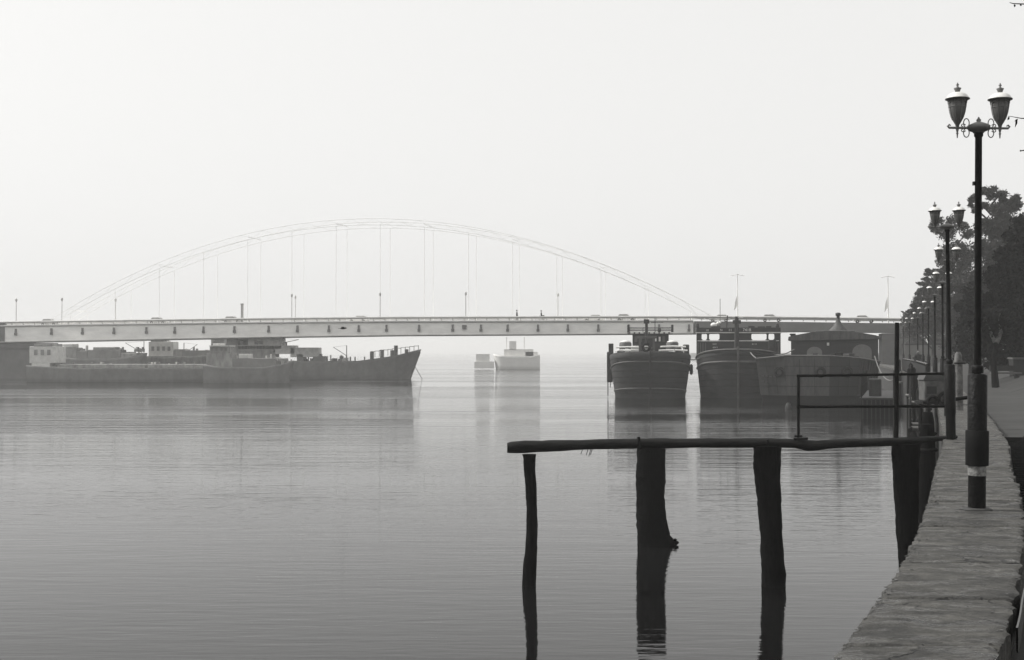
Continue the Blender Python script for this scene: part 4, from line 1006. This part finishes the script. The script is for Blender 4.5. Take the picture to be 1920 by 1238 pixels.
for i in range(7):
    for sx in (-1.0, 1.0): MB().tube([(sx, -2 + 2.6 * i, 1.3), (sx, -2 + 2.6 * i, 2.9)], .05, 6).build('rail_post', M_rust, po)
for sx in (-1.0, 1.0):
    for z in (2.1, 2.85): MB().tube([(sx, -2, z), (sx, 13.6, z)], .04, 6).build('rail', M_rust, po)
MB().tube([(-1, -2, 2.85), (1, -2, 2.85)], .04, 6).build('rail', M_rust, po)
b = MB().box(-.6, .2, 1, 2.4, 1.36, 2.5); b.build('locker', M_steelh, po, .05)
for i, (yy, dx, zt) in enumerate(((61, -.5, 3.3), (66, -.5, 3.5), (71, -.6, 3.4), (77, -.4, 3.6), (101, -.5, 3.7))):
    o = thing('fender_post', ('nearest', 'second', 'middle', 'fourth', 'farthest')[i] + ' tall black fender post along the wall below the standing person', 'post', (le(yy) + dx, yy, 0), 0, 'tall fender posts along the wall')
    MB().lathe([(.17, -1), (.16, 2), (.13, zt - .1), (.08, zt)], 9).build('shaft', M_wood, o); MB().torus((0, -.1, 1.9), .2, .08, 'z', 12, 5).build('rope_turn', M_rope, o)
bwal = thing('boundary_wall', 'pale rendered boundary wall behind the far lamps', 'wall', (px(1745, 660, 150).x, 150, 3.0))
W0, W1 = px(1698, 660, 150).x - bwal.location.x, px(1838, 660, 150).x - bwal.location.x
MB().box(W0, W1, 0, .3, -.7, 2.1).build('wall_panel', M_wallb, bwal); MB().box(W0 - .1, W1 + .1, -.08, .38, 2.1, 2.28).build('coping', M_steelh, bwal)
for i in range(6): xx = W0 + (W1 - W0) * i / 5; MB().box(xx - .2, xx + .2, -.12, -.001, -.7, 2.09).build('pilaster', M_wallb, bwal)
pb = px(1907, 690, 72); pl_ = thing('planter', 'pale upright planter box under the dark tree at the right edge', 'planter', (pb.x, 72, gz(pb.x, 72)))
MB().box(-.32, .32, -.3, .3, 0, .95, taper=-.12).build('box', M_steelh, pl_, .03); MB().box(-.4, .4, -.38, .38, .95, 1.05).build('rim', M_strake, pl_)
pb = px(1886, 694, 70); be = thing('bench', 'low pale bench on the promenade under the dark tree', 'bench', (pb.x, 70, gz(pb.x, 70)))
MB().box(-.8, .8, -.22, .22, .4, .48).build('seat', M_strake, be); MB().box(-.8, .8, .2, .26, .55, .85).build('backrest', M_steelh, be)
for s in (-.6, .6): MB().box(s - .07, s + .07, -.2, .24, 0, .4).build('leg', M_steelh, be)

# ------------------------------------------------------------------ trees
def leaf_mesh(b, c, r, n, size, rng, flat=1.0, droop=0.0):
    for _ in range(n):
        p = Vector((rng.gauss(0, 1), rng.gauss(0, 1), rng.gauss(0, 1))) * .5
        if p.length > 1.35: p *= .6
        p = Vector((c[0] + p.x * r, c[1] + p.y * r, c[2] + p.z * r * flat))
        a = Vector((rng.gauss(0, 1), rng.gauss(0, 1), rng.gauss(0, 1) - droop)).normalized()
        q = a.orthogonal().normalized(); q = (q + a.cross(q) * rng.uniform(-1, 1)).normalized()
        s = size * rng.uniform(.45, 1.3)
        b.add([p - a * s, p + q * s * .45, p + a * s, p - q * s * .45], [(0, 1, 2, 3)])
def tree(name, label, x, d, ytop, clumps, leaf, per, lm, bm, rng, group='trees along the promenade', fork=False, tw=.28, flat=.8):
    base = px(x, 700, d); X = base.x; z0 = gz(X, d)
    t = thing(name, label, 'tree', (X, d, z0), 0, group)
    k = d / F
    H = (px(x, ytop, d).z - z0)
    tr_ = MB(); zt_ = H * .8
    bend = rng.uniform(-.3, .3)
    tr_.tube([(0, 0, -.2), (.05, 0, H * .15), (bend * .5, .1, H * .4), (bend, 0, zt_)], [tw, tw * .85, tw * .6, tw * .15], 10)
    cr = MB()
    for (cx, cy, rp) in clumps:                    # clump centres and radii in photograph pixels
        P = px(cx, cy, d); c = Vector((P.x - X, rng.uniform(-1, 1) * rp * k * .6, P.z - z0)); r = rp * k
        s0 = Vector((bend * .5 * min(1, c.z / H), 0, max(.8, c.z - abs(c.x) * .8 - r * .4)))
        tr_.tube([s0, s0.lerp(c, .5) + Vector((0, 0, .15 * r)), c], [tw * .35, tw * .2, .03], 6)
        m_ = max(4, int(per * (rp / 25.0) ** 2))
        for _ in range(max(3, int(rp / 5))):       # sub-clumps break the outline
            u = Vector((rng.gauss(0, 1), rng.gauss(0, 1), rng.gauss(0, .8))).normalized() * r * rng.uniform(.35, .95)
            leaf_mesh(cr, c + u, r * rng.uniform(.25, .5), m_ // 6, leaf, rng, flat)
        leaf_mesh(cr, c, r * .85, m_ // 2, leaf, rng, flat)
    tr_.build('trunk', bm, t)
    tws = MB()
    for (cx, cy, rp) in clumps:
        P = px(cx, cy, d)
        for _ in range(4):
            u = Vector((rng.gauss(0, 1), rng.gauss(0, 1), rng.gauss(.3, .8))).normalized() * rp * k
            c = Vector((P.x - X, 0, P.z - z0)); tws.tube([c, c + u * .6, c + u * rng.uniform(1.0, 1.35)], [.03, .02, .008], 4)
    tws.build('twigs', bm, t)
    cr.build('crown', lm, t, fix=False)
    return t
rng = random.Random(5)
def scatter(pts, n, jit):
    o = []
    for _ in range(n):
        i = rng.randrange(len(pts)); x, y, r = pts[i]; o.append((x + rng.uniform(-jit, jit), y + rng.uniform(-jit, jit), r * rng.uniform(.7, 1.1)))
    return o
tree('broadleaf_tree', 'very dark dense tree at the right edge, closest of the promenade trees', 1932, 74, 385,
     [(1925, 420, 26), (1905, 450, 26), (1890, 480, 24), (1935, 470, 40), (1870, 520, 26), (1905, 530, 36), (1945, 540, 42), (1862, 565, 26), (1890, 590, 34), (1930, 600, 40), (1855, 610, 22), (1870, 640, 24), (1905, 650, 30), (1850, 655, 18), (1945, 655, 35), (1958, 430, 34), (1970, 500, 40), (1888, 552, 30), (1915, 570, 36), (1880, 610, 34), (1912, 630, 34), (1920, 500, 36), (1900, 500, 28), (1860, 590, 24), (1890, 670, 26), (1865, 675, 18), (1930, 670, 30)], .14, 2600, M_leafd, M_bark, rng, tw=.35)
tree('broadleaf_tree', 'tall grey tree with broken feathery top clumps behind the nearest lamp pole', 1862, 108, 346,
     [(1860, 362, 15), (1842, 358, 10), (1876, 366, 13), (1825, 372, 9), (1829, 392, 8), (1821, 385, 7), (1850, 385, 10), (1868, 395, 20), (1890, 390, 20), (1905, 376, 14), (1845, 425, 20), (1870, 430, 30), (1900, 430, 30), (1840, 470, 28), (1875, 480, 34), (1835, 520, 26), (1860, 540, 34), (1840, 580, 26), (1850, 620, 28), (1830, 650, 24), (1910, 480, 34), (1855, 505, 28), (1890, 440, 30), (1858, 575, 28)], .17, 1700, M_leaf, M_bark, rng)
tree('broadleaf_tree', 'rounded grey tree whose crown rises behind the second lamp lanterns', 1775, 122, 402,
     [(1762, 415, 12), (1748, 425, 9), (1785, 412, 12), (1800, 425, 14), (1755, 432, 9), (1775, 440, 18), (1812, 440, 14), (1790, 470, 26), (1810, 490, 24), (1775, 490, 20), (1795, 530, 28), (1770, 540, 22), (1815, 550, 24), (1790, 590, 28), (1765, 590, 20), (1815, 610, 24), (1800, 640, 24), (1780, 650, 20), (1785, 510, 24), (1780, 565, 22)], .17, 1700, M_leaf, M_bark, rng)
con = []
for i in range(14):
    y = 508 + 8.4 * i; wd = 8 + 3.2 * i if i < 11 else 40
    for j in range(1 + i // 3): con.append((1745 - wd * (j + .6) / (1 + i // 3) + rng.uniform(-2, 2), y + rng.uniform(-2, 2), 7 + .4 * i))
    con.append((1748 + rng.uniform(0, 12), y, 10 + .6 * i))
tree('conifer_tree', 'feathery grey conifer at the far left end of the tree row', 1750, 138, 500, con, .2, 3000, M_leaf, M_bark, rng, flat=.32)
tree('broadleaf_tree', 'low bushy tree filling the gap right of the far lamp poles', 1822, 88, 520, [(1825, 545, 18), (1812, 575, 20), (1830, 590, 26), (1815, 620, 24), (1835, 640, 24), (1810, 655, 20), (1828, 670, 20), (1800, 672, 12), (1845, 600, 26), (1848, 640, 26), (1822, 600, 24)], .14, 2400, M_leafd, M_bark, rng)
fk = px(1867, 692, 66); ft = thing('forked_tree', 'forked trunk with sunlight painted on its pale limbs, in front of the dark tree', 'tree', (fk.x, 66, gz(fk.x, 66)), 0, 'trees along the promenade')
zz = lambda y: px(1867, y, 66).z - ft.location.z
kx = lambda x: (x - 1867) / F * 66
MB().tube([(kx(1867), 0, -.1), (kx(1864), .1, zz(675)), (kx(1868), 0, zz(655)), (kx(1867), 0, zz(642))], [.2, .15, .13, .13], 10).build('trunk', M_leafd, ft)
MB().tube([(kx(1867), 0, zz(643)), (kx(1862), 0, zz(634)), (kx(1858), .1, zz(620)), (kx(1851), .2, zz(600)), (kx(1849), .2, zz(585))], [.12, .10, .075, .05, .02], 8).build('limb', M_sunbark, ft)
MB().tube([(kx(1868), 0, zz(643)), (kx(1873), 0, zz(634)), (kx(1876), -.1, zz(622)), (kx(1872), -.1, zz(606)), (kx(1876), 0, zz(588))], [.13, .11, .08, .05, .02], 8).build('limb', M_sunbark, ft)
cr = MB()
for x, y, r in ((1848, 604, 24), (1872, 600, 24), (1888, 608, 22), (1858, 622, 14), (1880, 624, 14), (1864, 612, 16)): leaf_mesh(cr, (kx(x), .3, zz(y)), r / F * 66, 260, .2, rng)
cr.build('crown', M_leafd, ft, fix=False)
# more trees farther down the promenade
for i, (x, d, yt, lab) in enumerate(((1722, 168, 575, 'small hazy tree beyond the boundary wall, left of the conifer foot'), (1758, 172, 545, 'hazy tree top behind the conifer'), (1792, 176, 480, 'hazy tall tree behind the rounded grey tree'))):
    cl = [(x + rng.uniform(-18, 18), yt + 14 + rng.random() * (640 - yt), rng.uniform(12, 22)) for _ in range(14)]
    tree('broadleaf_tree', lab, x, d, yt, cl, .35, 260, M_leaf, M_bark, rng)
# the row of trees goes on outside the frame on the right
_src = [o for o in COL.objects if o.get('label', '').startswith('very dark dense tree')][0]
_sr2 = [o for o in COL.objects if o.get('label', '').startswith('tall grey tree')][0]
for i, (src, X, Y, lab) in enumerate(((_src, 37.5, 66, 'dark tree beside the promenade, right of the darkest tree'), (_sr2, 35.5, 53, 'tall loose tree out to the right, nearer than the dark tree'), (_src, 49, 84, 'dark tree far to the right behind the dense dark tree'), (_sr2, 58, 100, 'tall loose tree far to the right beyond the row'), (_src, 31.5, 40, 'dark tree nearest to the viewer on the right side of the promenade'))):
    o = copy_tree(src); o.location = (X, Y, gz(X, Y)); o.rotation_euler = (0, 0, 1.1 + 1.7 * i); o['label'] = lab
# tree just outside the right edge whose twigs reach into the frame
nt_ = thing('overhanging_tree', 'bare twigs of a tree reaching in at the top right beside the nearest lantern', 'tree', (9.3, 14.5, gz(9.3, 14.5)))
L0 = nt_.location.copy()
br = MB().tube([(0, 0, -.2), (.1, 0, 1.5), (-.1, .1, 3.2), (.0, 0, 6.0)], [.2, .17, .13, .05], 10)
br.build('trunk', M_bark, nt_)
def q_(x, y, d=13.2): return px(x, y, d) - L0
lim = MB(); tw = MB(); lv = MB()
def twig(path, r0):
    lim.tube(path, [r0 * .7, r0 * .4] + [max(.003, .009 * (1 - .22 * i)) for i in range(len(path) - 2)], 6)
twig([Vector((0, 0, 3.9)), Vector((-2.2, -.4, 4.3)), q_(1990, 228), q_(1935, 223), q_(1914, 222), q_(1898, 219), q_(1891, 218), q_(1889, 224)], .06)
twig([Vector((0, 0, 4.8)), Vector((-2.0, -.6, 5.3)), q_(1980, 12), q_(1925, 8), q_(1900, 7), q_(1893, 5)], .05)
twig([Vector((0, 0, 3.6)), Vector((-2.2, -.5, 4.0)), q_(1970, 288), q_(1922, 282), q_(1914, 283)], .05)
lim.build('limb', M_bark, nt_)
for p0, p1 in (((1908, 222), (1903, 240)), ((1909, 224), (1902, 228)), ((1903, 8), (1902, 14)), ((1914, 8), (1914, 12)), ((1915, 282), (1912, 284)), ((1893, 219), (1889, 226)), ((1925, 223), (1930, 236))):
    a, c = q_(*p0), q_(*p1); s = (c - a); n1 = Vector((s.z, 0, -s.x)).normalized() * .012
    lv.add([a, a.lerp(c, .4) + n1, c, a.lerp(c, .5) - n1], [(0, 1, 2, 3)])
for k_, cc in enumerate(((.3, .5, 6.4), (-.8, -.3, 5.9), (1.2, .2, 5.6), (.2, -1, 5.4), (.9, .9, 4.9), (-.3, 1.1, 5.2), (1.7, -.6, 4.9), (-1.3, .6, 5.3), (.5, .1, 7.1))):
    z0 = 3.2 + .3 * k_
    br2 = Vector(cc); tw.tube([Vector((0, 0, z0 if z0 < 5.6 else 5.6)), Vector((br2.x * .5, br2.y * .5, (z0 + br2.z) / 2)), br2], [.05, .03, .01], 6)
    for _ in range(7):
        u = Vector((rng.gauss(0, 1), rng.gauss(0, 1), rng.gauss(.2, .7))).normalized() * .75; tw.tube([br2, br2 + u], [.012, .004], 4)
    leaf_mesh(lv, cc, .95, 520, .085, rng)
tw.build('branchlets', M_bark, nt_)
lv.build('leaves', M_leafd, nt_, fix=False)

# ------------------------------------------------------------------ bird
bl_ = px(643, 616, 60); bd = thing('bird', 'dark gull flying low over the river in front of the bridge girder', 'bird', bl_, R(20))
MB().ball((0, 0, 0), .055, 10, 8, (2.4, .9, .8)).ball((.13, 0, .015), .035, 8, 6).tube([(.15, 0, .015), (.2, 0, .01)], [.014, .004], 5).prism([(-.12, -.02), (-.22, -.05), (-.22, .05), (-.12, .02)], 'z', -.006, .006).build('body', M_feather, bd)
for s in (-1, 1):
    MB().add([(.05, .03 * s, .02), (.06, .16 * s, .09), (-.02, .33 * s, .06), (-.06, .16 * s, .075), (-.05, .03 * s, .015)] + [(.05, .03 * s, .01), (.06, .16 * s, .08), (-.02, .33 * s, .055), (-.06, .16 * s, .068), (-.05, .03 * s, .008)],
             [(0, 1, 2, 3, 4), (9, 8, 7, 6, 5)] + [(i, (i + 1) % 5, 5 + (i + 1) % 5, 5 + i) for i in range(5)]).build('wing', M_feather, bd)

# ------------------------------------------------------------------ haze
hz = MB().box(-1800, 1800, -250, 3500, -1.6, 26.5)
hm = bpy.data.materials.new('river_haze'); hm.use_nodes = True; t_ = hm.node_tree; t_.nodes.clear()
pv = t_.nodes.new('ShaderNodeVolumePrincipled'); pv.inputs['Density'].default_value = HAZE_DENSITY
pv.inputs['Color'].default_value = (0.97, 0.967, 0.955, 1); pv.inputs['Anisotropy'].default_value = 0.2
ou = t_.nodes.new('ShaderNodeOutputMaterial'); t_.links.new(pv.outputs[0], ou.inputs['Volume'])
tag(hz.build('haze', hm), kind='stuff')
